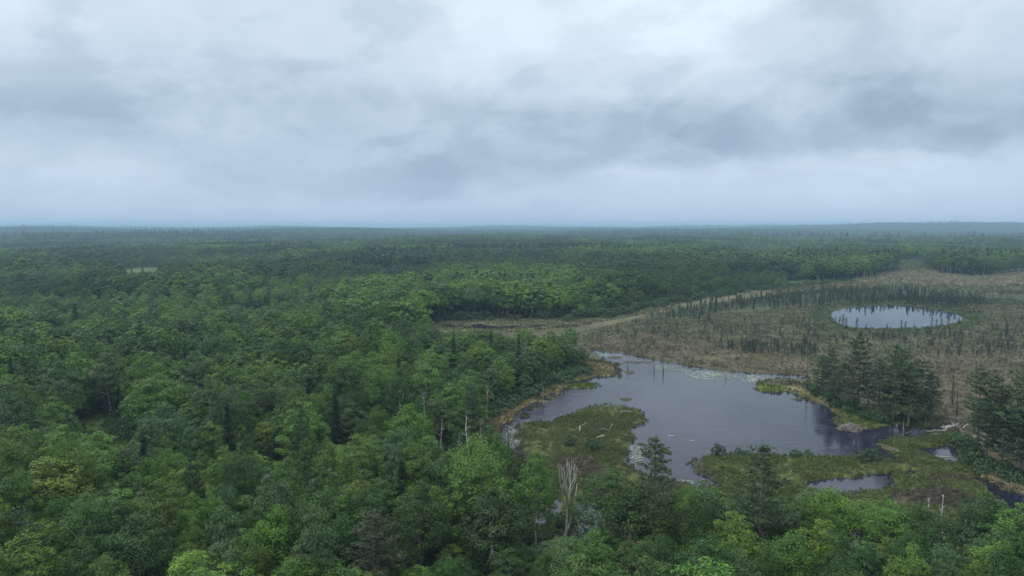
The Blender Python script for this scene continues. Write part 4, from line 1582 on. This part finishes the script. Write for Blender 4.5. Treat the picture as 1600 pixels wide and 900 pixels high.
def stem_px(pts, r0, r1_, g, sides=6):
    base = np.array([885, 856])
    P_ = []
    for (qx, qy) in pts:
        P_.append([(qx - base[0]) * pm * 1.12, rs_.normal(0, 0.08), (base[1] - qy) / (856 - 722) * H])
    P_[0][2] -= 0.4 if pts[0][1] > 850 else 0
    P_ = np.array(P_)
    g.tube(P_, np.linspace(r0, r1_, len(P_)), sides)
    return P_


rs_ = np.random.default_rng(5)
stem_px([(882, 856), (883, 842), (885, 820), (886, 800), (889, 775), (890, 755), (889, 735), (888, 724)], 0.21, 0.045, gt)
stem_px([(884, 836), (889, 822), (893, 800), (897, 780), (899, 764), (900, 757)], 0.16, 0.06, gt)
for (x0, y0, x1_, y1_) in [(889, 775, 876, 728), (889, 780, 878, 742), (890, 765, 896, 726), (890, 760, 884, 722), (890, 770, 900, 732), (884, 790, 873, 726), (889, 750, 892, 722), (888, 768, 880, 734), (891, 758, 898, 740), (889, 745, 886, 724)]:
    xm_, ym_ = (x0 * 0.45 + x1_ * 0.55) + (x1_ - x0) * 0.22, (y0 + y1_) / 2
    stem_px([(x0, y0), (xm_, ym_), (x1_, y1_)], 0.05, 0.022, gb, 4)
    for q in range(3):
        f_ = rs_.uniform(0.4, 0.9)
        xa, ya = x0 + (x1_ - x0) * f_, y0 + (y1_ - y0) * f_
        stem_px([(xa, ya), (xa + rs_.uniform(-4, 4), ya - rs_.uniform(5, 12))], 0.032, 0.015, gb, 3)
link('trunk', gt.mesh('trunk', [M_BLEACH], True), rt)
link('branches', gb.mesh('branches', [M_BLEACH], True), rt)['kind'] = 'stuff'
tag(rt, 'dead white birch with twin bare stems and upright twigs before the mat', 'dead tree', 'dead trees in the front strip')

G_L, G_F, G_R = 'dead snags standing in the lake', 'dead trees in the near forest', 'dead trees by the right bank'
put_dead('dead_snag', 1022, 582.5, 564, 0.16, 1, M_DEADD, 'left of the pair of dark bare trunks in the lake', G_L, nb=3, spread=0.12, sub=0, wig=0.03)
put_dead('dead_snag', 1036, 583, 564, 0.22, 2, M_DEADD, 'right of the pair of dark trunks in the lake, with a side fork', G_L, nb=5, spread=0.28, sub=1, wig=0.05, start=0.6)
put_dead('dead_snag', 981, 578, 559, 0.16, 3, M_DEADD, 'thin dark snag behind the small green islet in the lake', G_L, nb=5, spread=0.1, sub=0, wig=0.04)
put_dead('dead_snag', 1136, 593, 577, 0.12, 4, M_DEADD, 'thin leaning snag among the lily pads', G_L, nb=2, spread=0.1, sub=0, wig=0.03, lean=(-0.28, 0))
put_dead('dead_snag', 848, 633, 595, 0.13, 5, M_DEAD, 'tall bare snag on the sedge of the left shore', G_L, nb=6, spread=0.12, sub=1, wig=0.06)
put_dead('dead_snag', 998, 562, 551, 0.08, 6, M_DEADD, 'short stub standing in the narrow lake inlet', G_L, nb=1, spread=0.1, sub=0, wig=0.02)
put_dead('dead_snag', 1260, 613, 556, 0.14, 7, M_DEADD, 'tall thin dark snag left of the pine grove', G_R, nb=14, spread=0.10, sub=1, up=0.1, wig=0.05, start=0.3)
put_dead('dead_snag', 1488, 634, 578, 0.30, 8, M_DEADD, 'dark dead conifer between the grove and the right bank pines, taller of two', G_R, nb=26, spread=0.10, sub=1, up=0.0, wig=0.04, start=0.15)
put_dead('dead_snag', 1495, 652, 612, 0.24, 9, M_DEADD, 'dark broken trunk beside the taller dead conifer of the right bank', G_R, nb=7, spread=0.07, sub=0, up=0.1, wig=0.03)
put_dead('dead_snag', 1411, 685, 655, 0.14, 10, M_DEAD, 'small pale dead tree at the water before the grove', G_R, nb=8, spread=0.18, sub=1, up=0.1, wig=0.05)
put_dead('dead_tree', 160, 800, 712, 0.17, 11, M_BLEACH, 'white forked snag in the left forest below the clearing', G_F, nb=6, spread=0.35, sub=1, up=1.3, wig=0.12, start=0.5)
put_dead('dead_tree', 565, 800, 704, 0.17, 12, M_DEAD, 'bare grey tree with spreading twigs in the lower middle forest', G_F, nb=20, spread=0.36, sub=4, up=1.1, start=0.35)
put_dead('dead_tree', 592, 790, 718, 0.12, 13, M_DEAD, 'smaller bare tree just right of the spreading grey one', G_F, nb=12, spread=0.3, sub=3, up=1.1, start=0.4)
put_dead('dead_tree', 663, 730, 612, 0.18, 14, M_DEAD, 'tall dead conifer with short bare branches left of the lake', G_F, nb=40, spread=0.16, sub=2, up=0.05, wig=0.05, start=0.25)
put_dead('dead_tree', 690, 720, 660, 0.15, 15, M_BLEACH, 'bleached bent snag between the dead conifer and the near mat', G_F, nb=6, spread=0.4, sub=1, up=0.5, wig=0.2, start=0.6)
put_dead('dead_tree', 716, 760, 680, 0.14, 16, M_DEAD, 'leftmost of the pale bare snags by the near mat', G_F, nb=9, spread=0.34, sub=2, up=1.2, start=0.4)
put_dead('dead_tree', 735, 750, 648, 0.14, 17, M_BLEACH, 'middle of the pale bare snags by the near mat', G_F, nb=8, spread=0.25, sub=2, up=1.3, start=0.45)
put_dead('dead_tree', 748, 745, 655, 0.12, 18, M_DEAD, 'right of the pale bare snags by the near mat', G_F, nb=10, spread=0.25, sub=2, up=1.1, start=0.4)
put_dead('dead_tree', 815, 800, 668, 0.18, 19, M_DEADD, 'dark leafless tree with a mesh of fine twigs before the left water', G_F, nb=70, spread=0.36, sub=6, up=0.45, start=0.3)
put_dead('dead_tree', 795, 780, 655, 0.14, 20, M_DEADD, 'thinner leafless tree left of the dark twiggy one', G_F, nb=46, spread=0.30, sub=5, up=0.5, start=0.3)
put_dead('dead_tree', 985, 895, 802, 0.12, 21, M_BLEACH, 'bare pale shrubby snag at bottom centre', G_F, nb=26, spread=0.34, sub=3, up=1.4, start=0.35)
put_dead('dead_tree', 935, 862, 800, 0.10, 22, M_DEAD, 'half-dead grey sapling right of the twin white birch', G_F, nb=26, spread=0.34, sub=4, up=1.2, start=0.2)
put_dead('dead_tree', 1360, 880, 812, 0.15, 23, M_BLEACH, 'white Y-shaped snag beside the swamp gap', G_F, nb=7, spread=0.55, sub=1, up=1.0, start=0.35)
for j, (px, py, ty, lb) in enumerate([(1476, 850, 778, 'upright white snag at the rear of the lower right cluster'), (1493, 880, 792, 'left stem of the white snag cluster at lower right'), (1504, 890, 805, 'thickest stem of the white snag cluster at lower right'),
                                     (1514, 885, 818, 'short broken stem right in the white snag cluster'), (1443, 840, 778, 'small white fork left of the lower right snag cluster'), (1556, 850, 790, 'bent pale snag near the muddy creek'),
                                     (1390, 845, 782, 'thin grey snag behind the right front trees')]):
    put_dead('dead_tree', px, py, ty, 0.16 if j in (2,) else 0.11, 30 + j, M_BLEACH, lb, 'white snags at lower right', nb=8, spread=0.3, sub=2, up=1.2, start=0.35, wig=0.16)
for j, (px, py, ty, lb) in enumerate([(30, 690, 640, 'bare white twigs in the canopy at the left edge'), (370, 660, 600, 'grey bare crown in the mid left canopy'), (1083, 470, 437, 'pale dead tree in the far treeline beside the bog'),
                                     (300, 690, 640, 'dark reddish bare tree right of the clearing bushes'), (760, 660, 600, 'bare grey tree at the back of the tan shore'), (610, 500, 470, 'pale snag left of the marsh stream')]):
    put_dead('dead_tree', px, py, ty, 0.15, 50 + j, M_DEAD if j != 0 else M_BLEACH, lb, G_F, nb=16, spread=0.36, sub=3, up=1.0, start=0.4)

# more conifers and bare stems scattered through the near forest
rx = np.random.default_rng(91)
cx_, cyy = cells(17.0, 95, 330, 92)
kk = ~open_mask(cx_, cyy)
cx_, cyy = cx_[kk], cyy[kk]
hh_ = rx.uniform(11.5, 18.5, len(cx_))
hc_ = cap_height(cx_, cyy, hh_, np.full(len(cx_), 2.0))
kk = (hc_ > 11) & (np.abs(proj(cx_, cyy, 12.0)[0] - 430) < 430)
cx_, cyy, hh_ = cx_[kk], cyy[kk], hc_[kk]
pick = rx.permutation(len(cx_))[:42]
seen_l = set()
for n_, i in enumerate(pick):
    px, py = proj(cx_[i], cyy[i], hh_[i] * 0.85)
    wh = where(px, py)
    zb = float(height(cx_[i], cyy[i])[0])
    if n_ < 26:
        pine_ = n_ % 3 == 0
        lb = f"{'open-branched pine' if pine_ else 'pointed dark spruce'} {wh}"
        if lb in seen_l:
            continue
        put_tree('pine_tree' if pine_ else 'spruce_tree', PINE[n_ % 5] if pine_ else SPRUCE[n_ % 3], (cx_[i], cyy[i], zb), hh_[i] * 1.08, 0.66 if pine_ else rx.uniform(0.75, 1.05),
                 np.array(PT_DARK if pine_ else (0.026, 0.050, 0.028)) * rx.uniform(0.8, 1.3), lb, 'pine tree' if pine_ else 'spruce tree', 'conifers scattered through the near forest', rx.uniform(0, 6.28), 20.0 if pine_ else 15.0)
    else:
        lb = f"{'thin bare grey tree' if n_ % 2 else 'stubby bare grey snag'} {wh}"
        if lb in seen_l:
            continue
        gt, gb = dead_tree(1000 + n_, hh_[i], rx.uniform(0.12, 0.2), nb=int(rx.integers(8, 22)), spread=rx.uniform(0.2, 0.36), sub=2, up=rx.uniform(0.5, 1.3), start=0.4, wig=0.14)
        root = bpy.data.objects.new('dead_tree', None)
        COL.objects.link(root)
        root.location = (cx_[i], cyy[i], zb)
        mt_ = M_DEAD
        link('trunk', gt.mesh('trunk', [mt_], True), root)
        link('branches', gb.mesh('branches', [mt_], True), root)['kind'] = 'stuff'
        tag(root, lb, 'dead tree', 'bare trees scattered through the near forest')
    seen_l.add(lb)

# leaning living birches with bare white trunks in front of the swamp water
for (px, py, ty, lean, hcr, lb, sd_) in [(818, 828, 722, (0.16, 0), 0.5, 'leaning birch with white stem left of the swamp glimpse', 61), (843, 832, 762, (0.03, 0), 0.5, 'small birch with pale stem in front of the swamp glimpse', 62),
                                         (1362, 905, 838, (-0.05, 0), 0.4, 'thin pale-stemmed birch at the bottom edge right of the swamp gap', 63)]:
    b, H = base_top(px, py, ty)
    gt, gb = dead_tree(sd_, H * 0.9, 0.13, nb=5, spread=0.2, sub=1, lean=lean, start=0.6, wig=0.16)
    root = bpy.data.objects.new('birch_tree', None)
    COL.objects.link(root)
    root.location = b
    link('trunk', gt.mesh('trunk', [M_BIRCH], True), root)
    gc = Geo()
    crown_geo(sd_, H, H * 0.22, H * 0.78, H * 0.26, 30, 46, 0.42, gc)
    V_ = np.concatenate(gc.V)
    V_[:, 0] += lean[0] * H * 0.8
    gc.V = [V_]
    gc.Q = [np.concatenate(gc.Q)]
    gc.M = [np.concatenate(gc.M)]
    oc = link('crown', gc.mesh('crown', [M_LEAF]), root)
    oc['tint'] = [0.055, 0.115, 0.026]
    tag(root, lb, 'birch tree', 'living birches in the front strip')

# ------------------------------------------------------------------ shrubs in and beside the open ground
SH0 = [shrub_geo(820 + i).mesh('shrub', [M_LEAF, M_BARKD]) for i in range(4)]
rsx = np.random.default_rng(44)
SHRUBS = [(170, 668, 1.0), (178, 680, 0.8), (192, 672, 1.3), (200, 688, 1.4), (212, 680, 1.2), (222, 668, 1.6), (232, 690, 1.3), (240, 676, 1.5), (252, 690, 1.4), (225, 705, 1.0), (262, 700, 1.5), (188, 660, 1.4), (172, 695, 0.7),
          (560, 640, 1.2),
          (1122, 714, 1.0), (1154, 712, 0.6), (1168, 714, 0.5), (1243, 716, 0.75), (1262, 716, 0.7), (1352, 722, 1.1), (1365, 722, 1.1),
          (925, 705, 1.0), (890, 698, 0.8)]
SLAB = {14: 'green bush above the left end of the long mat', 15: 'sprig of green bush on the water edge of the long mat', 16: 'little bush on the water edge of the long mat', 17: 'light green sapling on the long mat, left of two',
        18: 'light green sapling on the long mat, right of two', 19: 'left of two feathery bushes at the right end of the long mat', 20: 'right of two feathery bushes at the right end of the long mat', 21: 'green bush in the middle of the near mat', 22: 'low bush left of the middle of the near mat', 13: 'rounded bush in the mid forest'}
for i, (px, py, s_) in enumerate(SHRUBS):
    g_ = ground(px, py)
    o = link('shrub', SH0[i % 4])
    o.location = (g_[0], g_[1], float(height(g_[0], g_[1])[0]))
    o.scale = (s_, s_, s_ * rsx.uniform(0.85, 1.2))
    o.rotation_euler = (0, 0, rsx.uniform(0, 6.28))
    o['tint'] = [float(q) for q in np.array((0.042, 0.085, 0.030)) * rsx.uniform(0.8, 1.25)]
    nth = ['leftmost', 'second', 'third', 'fourth', 'fifth', 'sixth', 'seventh', 'eighth', 'ninth', 'tenth', 'eleventh', 'twelfth', 'thirteenth'][sorted(range(13), key=lambda q: SHRUBS[q][0]).index(i)] if i < 13 else ''
    lb = SLAB.get(i, f"{nth}{' of the green bushes' if nth == 'leftmost' else ' green bush from the left'} on the grass clearing, {'large' if s_ > 1.25 else 'small'}" if True else f"{'large' if s_ > 1.25 else 'small'} green bush on the {'left' if px < 200 else 'right'} part of the grass clearing")
    tag(o, lb, 'shrub', 'bushes on the mats' if i in SLAB else 'bushes of the grass clearing')

# shrubby green fringe along the forest edges
fr = []
for poly, wd, n in [([(912, 578), (870, 594), (830, 612), (790, 632), (750, 652)], 7.0, 260), ([(690, 500), (760, 498.5), (890, 497), (960, 491), (1060, 472), (1150, 457), (1290, 444)], 10.0, 420),
                    ([(1262, 606), (1290, 622), (1320, 640), (1380, 662), (1450, 664)], 4.0, 90), ([(1500, 690), (1540, 735), (1600, 760)], 5.0, 70)]:
    g_ = [ground(*q) for q in poly]
    for j in range(n):
        f_ = rsx.uniform(0, len(g_) - 1.001)
        i_ = int(f_)
        q = g_[i_] + (g_[i_ + 1] - g_[i_]) * (f_ - i_)
        fr.append((q[0] + rsx.normal(0, wd * 0.35), q[1] + rsx.normal(0, wd * 0.5), rsx.uniform(0.35, 1.0) * (2.0 if len(poly) == 7 and rsx.random() < 0.6 else 1.0)))
fr = np.array(fr)
fr = fr[water_sd(fr[:, 0], fr[:, 1]) > 1.0]
scatter('shrubbery', SHR, np.stack([fr[:, 0], fr[:, 1], height(fr[:, 0], fr[:, 1])], 1), np.stack([fr[:, 2]] * 3, 1), rotz(len(fr), rsx), rsx.integers(0, 3, len(fr)),
        np.array((0.045, 0.092, 0.032)) * rsx.uniform(0.7, 1.35, len(fr))[:, None], 'low green shrubs fringing the forest edge and shores')

# ------------------------------------------------------------------ low plants of the bog and the mats
HE = [source('heath_shape', heath_geo(850 + i).mesh('heath', [M_HEATH])) for i in range(4)]
SE = [source('sedge_shape', sedge_geo(870 + i).mesh('sedge', [M_SEDGE])) for i in range(3)]


def cover(name, region_px, spacing, seed, smin, smax, srcs, label, grow=1.0, wob=0.35, minsd=0.1, mult=1.25, hscale=1.0):
    pl = gpoly(region_px)
    xs = [q[0] for q in pl]
    ys = [q[1] for q in pl]
    r = np.random.default_rng(seed)
    A, B_ = np.meshgrid(np.arange(min(xs), max(xs), spacing), np.arange(min(ys), max(ys), spacing))
    A = A.ravel() + r.uniform(-.5, .5, A.size) * spacing
    B_ = B_.ravel() + r.uniform(-.5, .5, B_.size) * spacing
    k_ = inpoly(A, B_, pl)
    A, B_ = A[k_], B_[k_]
    k_ = inpoly(A, B_, WET) | inpoly(A, B_, CLEAR1)
    A, B_ = A[k_], B_[k_]
    a_ = np.abs(np.arctan2(A, B_)) < math.radians(42)
    A, B_ = A[a_], B_[a_]
    s_ = water_sd(A, B_)
    A, B_, s_ = A[s_ > minsd], B_[s_ > minsd], s_[s_ > minsd]
    den = fbm(A, B_, 6, seed + 1, 3)
    k_ = r.random(len(A)) < np.clip(0.35 + 1.6 * (den - 0.3), 0.15, 1)
    A, B_, den = A[k_], B_[k_], den[k_]
    tn = soil(A, B_) * mult * (1 + wob * (r.random(len(A)) * 2 - 1))[:, None]
    tn *= (0.70 + 0.6 * fbm(A, B_, 7, seed + 2, 3))[:, None]
    sc = r.uniform(smin, smax, len(A)) * (0.7 + 0.6 * den) * grow
    scatter(name, srcs, np.stack([A, B_, height(A, B_)], 1), np.stack([sc, sc, sc * hscale * r.uniform(0.8, 1.2, len(A))], 1), rotz(len(A), r, 0.06), r.integers(0, len(srcs), len(A)), tn, label)
    return len(A)


n_c = []
n_c.append(cover('mat_heath', [(780, 720), (812, 664), (900, 632), (1012, 638), (1015, 690), (1000, 742), (1075, 712), (1412, 706), (1365, 690), (1400, 676), (1510, 676), (1560, 740), (1620, 800), (1620, 880), (1000, 850), (860, 830)], 0.75, 901, 0.75, 1.5, HE,
                 'olive green heath covering the floating mats', 1.0, 0.18, hscale=1.15))
n_c.append(cover('shore_heath', [(1170, 590), (1230, 590), (1265, 606), (1330, 630), (1480, 640), (1510, 676), (1400, 684), (1290, 680), (1170, 625)], 0.9, 902, 0.7, 1.3, HE + SE, 'green and straw heath on the banks before the pines'))
n_c.append(cover('bog_heath', [(860, 530), (1000, 500), (1260, 480), (1420, 464), (1640, 470), (1700, 700), (1500, 680), (1440, 640), (1270, 606), (1260, 590), (1000, 562), (915, 546)], 1.5, 903, 0.7, 1.6, HE + SE, 'brown heath and sedge tussocks of the open bog', 1.15, 0.45, mult=1.6))
n_c.append(cover('shore_sedge', [(720, 665), (800, 622), (920, 562), (970, 570), (970, 592), (850, 626), (780, 705)], 0.75, 904, 0.8, 1.5, SE, 'tan sedge along the left lake shore', 1.0, 0.3, -0.3))
n_c.append(cover('bank_sedge', [(1505, 700), (1560, 726), (1600, 745), (1680, 765), (1680, 778), (1590, 768), (1530, 752)], 0.6, 905, 0.9, 1.7, SE, 'straw coloured sedge on the right bank', 1.0, 0.3))
n_c.append(cover('clearing_grass', [(95, 650), (275, 650), (275, 770), (95, 770)], 0.8, 906, 0.7, 1.3, SE, 'green grass of the forest clearing', 1.0, 0.3))
n_c.append(cover('marsh_sedge', [(655, 512), (700, 500), (880, 497), (1060, 473), (1060, 482), (900, 512), (740, 525)], 1.5, 907, 1.0, 2.0, SE, 'sedge of the marsh below the far treeline', 1.0, 0.3))
n_c.append(cover('meadow_grass', [(1180, 470), (1230, 446), (1300, 438), (1390, 426), (1400, 404), (1445, 404), (1470, 425), (1600, 424), (1700, 424), (1700, 464), (1420, 455), (1300, 456)], 3.0, 908, 1.8, 3.8, SE + HE, 'pale grass of the far tan meadow', 1.0, 0.35))
print('cover', n_c, 'forest', len(PX), 'selected', SEL.sum(), 'spruce', len(bx))

# reeds thinning out from the banks into the water
rr_ = np.random.default_rng(95)
E = []
for pl in [LAKE] + POOLS[:6]:
    for (ax_, ay_), (bx_, by_) in zip(pl, pl[1:] + pl[:1]):
        L_ = math.hypot(bx_ - ax_, by_ - ay_)
        n_ = max(1, int(L_ * 2.2))
        f_ = rr_.random(n_)
        E.append(np.stack([ax_ + (bx_ - ax_) * f_ + rr_.normal(0, 0.9, n_), ay_ + (by_ - ay_) * f_ + rr_.normal(0, 0.9, n_)], 1))
E = np.concatenate(E)
sdv = water_sd(E[:, 0], E[:, 1])
nv_ = fbm(E[:, 0], E[:, 1], 5, 96, 2)
E = E[(sdv > -1.3) & (sdv < 0.8) & (nv_ > 0.42) & (E[:, 1] < 330)]
sc_ = rr_.uniform(0.5, 1.25, len(E))
scatter('reeds', SE, np.stack([E[:, 0], E[:, 1], np.maximum(height(E[:, 0], E[:, 1]), -0.05)], 1), np.stack([sc_ * 0.8, sc_ * 0.8, sc_], 1), rotz(len(E), rr_, 0.06), rr_.integers(0, 3, len(E)),
        np.array((0.10, 0.105, 0.045)) * rr_.uniform(0.55, 1.4, len(E))[:, None], 'thin reeds and sedge standing along the water edges')

# lily pads and floating scum
V_, Q_ = [], []
rl = np.random.default_rng(71)
nn = 0
for poly, n, sz in [([(1060, 577), (1120, 582), (1190, 588), (1180, 597), (1130, 595), (1085, 592)], 2300, 0.42), ([(1020, 569), (1070, 573), (1060, 580), (1025, 577)], 420, 0.4), ([(1140, 597), (1185, 599), (1170, 603), (1150, 602)], 260, 0.38), ([(925, 549), (1000, 560), (1015, 566), (940, 558)], 500, 0.4),
                    ([(975, 700), (1004, 693), (1010, 712), (990, 735), (1000, 745), (978, 725)], 750, 0.25), ([(1190, 590), (1225, 592), (1215, 604), (1186, 604)], 500, 0.4), ([(1020, 745), (1085, 752), (1080, 760), (1030, 753)], 350, 0.22),
                    ([(790, 665), (812, 668), (812, 700), (790, 700)], 380, 0.3), ([(842, 620), (870, 612), (850, 640), (828, 645)], 160, 0.3)]:
    pts = fill(poly, n, 72 + n)
    dn = fbm(pts[:, 0], pts[:, 1] * 0.5, 5, 75, 3)
    pts = pts[rl.random(len(pts)) < np.clip((dn - 0.30) * 3.0, 0.05, 1)]
    if not len(pts):
        continue
    pts = pts[water_sd(pts[:, 0], pts[:, 1]) < -0.1]
    for (a_, b_) in pts:
        rr = 0.62 * sz * rl.uniform(0.5, 1.5)
        an = rl.uniform(0, 6.28) + np.arange(8) * math.pi / 4
        zz = WATERZ + 0.05 + rl.uniform(0, 0.02)
        ring = np.stack([a_ + rr * np.cos(an), b_ + rr * np.sin(an), np.full(8, zz)], 1)
        V_.append(ring)
        Q_ += [[nn, nn + 1, nn + 2, nn + 3], [nn, nn + 3, nn + 4, nn + 7], [nn + 4, nn + 5, nn + 6, nn + 7]]
        nn += 8
tag(link('lily_pads', mesh_np('lily_pads', np.concatenate(V_), Q_, [M_PAD])), 'pale green lily pads and scum floating on the lake', None, None, 'stuff')

# ------------------------------------------------------------------ logs, lodge


def log(px, py, L, ang, r0, mat, label, group, seed, dz=0.25, tilt=0.05):
    rr = np.random.default_rng(seed)
    g = Geo()
    s = np.linspace(-0.5, 0.5, 6)
    pts = np.stack([s * L, rr.normal(0, 0.03 * L, 6), rr.normal(0, 0.02 * L, 6)], 1)
    g.tube(pts, r0 * np.array([0.6, 1, 0.95, 0.8, 0.6, 0.25]), 6)
    for q in range(4):
        f_ = rr.uniform(-0.35, 0.45)
        p0 = np.array([f_ * L, 0, 0])
        g.tube([p0, p0 + np.array([rr.uniform(0.1, 0.3), rr.normal(0, 0.2), rr.uniform(0.05, 0.3)]) * L * 0.6], [r0 * 0.4, r0 * 0.12], 4)
    q = ground(px, py)
    o = link('fallen_log', g.mesh('fallen_log', [mat], True))
    o.location = (q[0], q[1], max(0.0, float(height(q[0], q[1])[0])) + dz)
    o.rotation_euler = (0, -tilt, math.radians(ang))
    return tag(o, label, 'log', group)


log(910, 668, 3.2, 15, 0.13, M_DEAD, 'bleached stump and log on the near mat', 'bleached wood on the near mat', 1, 0.5, 0.35)
log(906, 674, 3.0, 80, 0.10, M_BLEACH, 'small bleached branch beside the stump on the near mat', 'bleached wood on the near mat', 2, 0.5, 0.2)
log(940, 676, 6.0, 5, 0.10, M_DEAD, 'long bleached log lying across the near mat', 'bleached wood on the near mat', 3, 0.5)
log(955, 670, 3.2, 70, 0.10, M_DEAD, 'short bleached branch at the right end of the long log', 'bleached wood on the near mat', 4, 0.5, 0.2)
log(939, 686, 2.4, 20, 0.16, M_BLEACH, 'white clump of driftwood below the long log', 'bleached wood on the near mat', 5, 0.5)
log(978, 647, 3.6, 170, 0.16, M_DEAD, 'pale wood near the top right of the near mat', 'bleached wood on the near mat', 6, 0.5)
log(1050, 681, 2.2, 10, 0.10, M_BLEACH, 'pale floating branch in the middle of the lake', 'branches floating in the lake', 7, 0.02)
log(1080, 689, 1.8, 160, 0.08, M_BLEACH, 'small pale branch floating left of the long mat', 'branches floating in the lake', 8, 0.02)
log(1168, 591, 7.0, 8, 0.14, M_DEADD, 'dark log floating left of the sedge islands', 'branches floating in the lake', 9, 0.1)
for j, (px, py, L, an, mt, lb) in enumerate([(1488, 678, 11, 52, M_DEADD, 'long dark log slanting through the log jam'), (1478, 672, 8, 25, M_BLEACH, 'pale log at the left of the log jam'), (1497, 672, 9, 60, M_DEAD, 'grey log on top of the log jam'),
                                            (1500, 682, 7, 40, M_DEAD, 'grey log at the near side of the log jam'), (1484, 668, 6, 15, M_BLEACH, 'short white log behind the log jam'), (1465, 676, 6, -8, M_DEAD, 'low grey log by the dark channel'),
                                            (1458, 683, 4, 10, M_DEAD, 'short grey log at the mat edge'), (1510, 667, 8, 48, M_DEAD, 'grey log at the right end of the log jam'), (1470, 716, 5, -30, M_DEAD, 'grey log at the edge of the bright pool'),
                                            (1420, 678, 3.5, 30, M_DEADD, 'dark log in the channel before the grove'), (1545, 744, 6, -35, M_DEAD, 'grey log along the creek mud'), (1570, 760, 6, -25, M_DEADD, 'dark log across the creek mud')]):
    log(px, py, L, an, 0.22, mt, lb, 'logs of the right bank', 20 + j, 0.35, 0.08)

# beaver lodge: a mound of sticks at the lake edge
q = ground(1329, 671)
rt = bpy.data.objects.new('beaver_lodge', None)
COL.objects.link(rt)
rt.location = (q[0], q[1], 0.0)
rl = np.random.default_rng(81)
nu, nv = 24, 7
V_, Q_ = [], []
for j in range(nv):
    for i in range(nu):
        a_ = i * 2 * math.pi / nu
        f_ = j / (nv - 1)
        rr = (1 - f_ ** 1.5) * (1 + rl.normal(0, 0.06)) + 0.02
        V_.append([3.4 * rr * math.cos(a_), 2.4 * rr * math.sin(a_), -0.3 + 1.9 * f_ ** 0.8 + rl.normal(0, 0.05)])
for j in range(nv - 1):
    for i in range(nu):
        i2_ = (i + 1) % nu
        Q_.append([j * nu + i, j * nu + i2_, (j + 1) * nu + i2_, (j + 1) * nu + i])
link('mound', mesh_np('mound', V_, Q_, [M_BARKD], smooth=True), rt)
g = Geo()
for k in range(190):
    a_ = rl.uniform(0, 6.28)
    f_ = rl.uniform(0.0, 0.95)
    rr = 1 - f_ ** 1.5
    p0 = np.array([3.4 * rr * math.cos(a_), 2.4 * rr * math.sin(a_), -0.25 + 1.9 * f_ ** 0.8 + 0.06])
    d_ = unit(np.array([-math.sin(a_), math.cos(a_), 0]) * rl.normal() + np.array([math.cos(a_), math.sin(a_), -0.5]) * rl.normal() * 0.9 + np.array([0, 0, rl.normal(0, 0.15)]))
    L = rl.uniform(0.6, 1.8)
    g.tube([p0 - d_ * L / 2, p0 + d_ * L / 2], [0.05, 0.03], 4)
so = link('sticks', g.mesh('sticks', [M_DEAD], True), rt)
so['kind'] = 'stuff'
tag(rt, 'grey beaver lodge of piled sticks at the edge of the lake', 'beaver lodge')

# ------------------------------------------------------------------ haze
m = bpy.data.materials.new('pale_haze')
m.use_nodes = True
t = NT(m.node_tree)
pv = t.add('ShaderNodeVolumePrincipled')
t.put(pv, 'Color', (*HAZE_COLOR, 1))
t.put(pv, 'Density', HAZE_DENSITY)
t.put(pv, 'Anisotropy', 0.0)
o = t.add('ShaderNodeOutputMaterial')
t.t.links.new(pv.outputs[0], o.inputs['Volume'])
x0, x1_, y0, y1_, z0, z1_ = -30500, 30500, -2000, 30500, float(Z.min()) - 1.5, max(float(Z.max()) + 26, 62.0)
V_ = [(a_, b_, c_) for c_ in (z0, z1_) for b_ in (y0, y1_) for a_ in (x0, x1_)]
Q_ = [[0, 2, 3, 1], [4, 5, 7, 6], [0, 1, 5, 4], [2, 6, 7, 3], [0, 4, 6, 2], [1, 3, 7, 5]]
tag(link('haze', mesh_np('haze', V_, Q_, [m])), 'pale blue haze over the distant woods', None, None, 'stuff')
print('haze', z0, z1_)
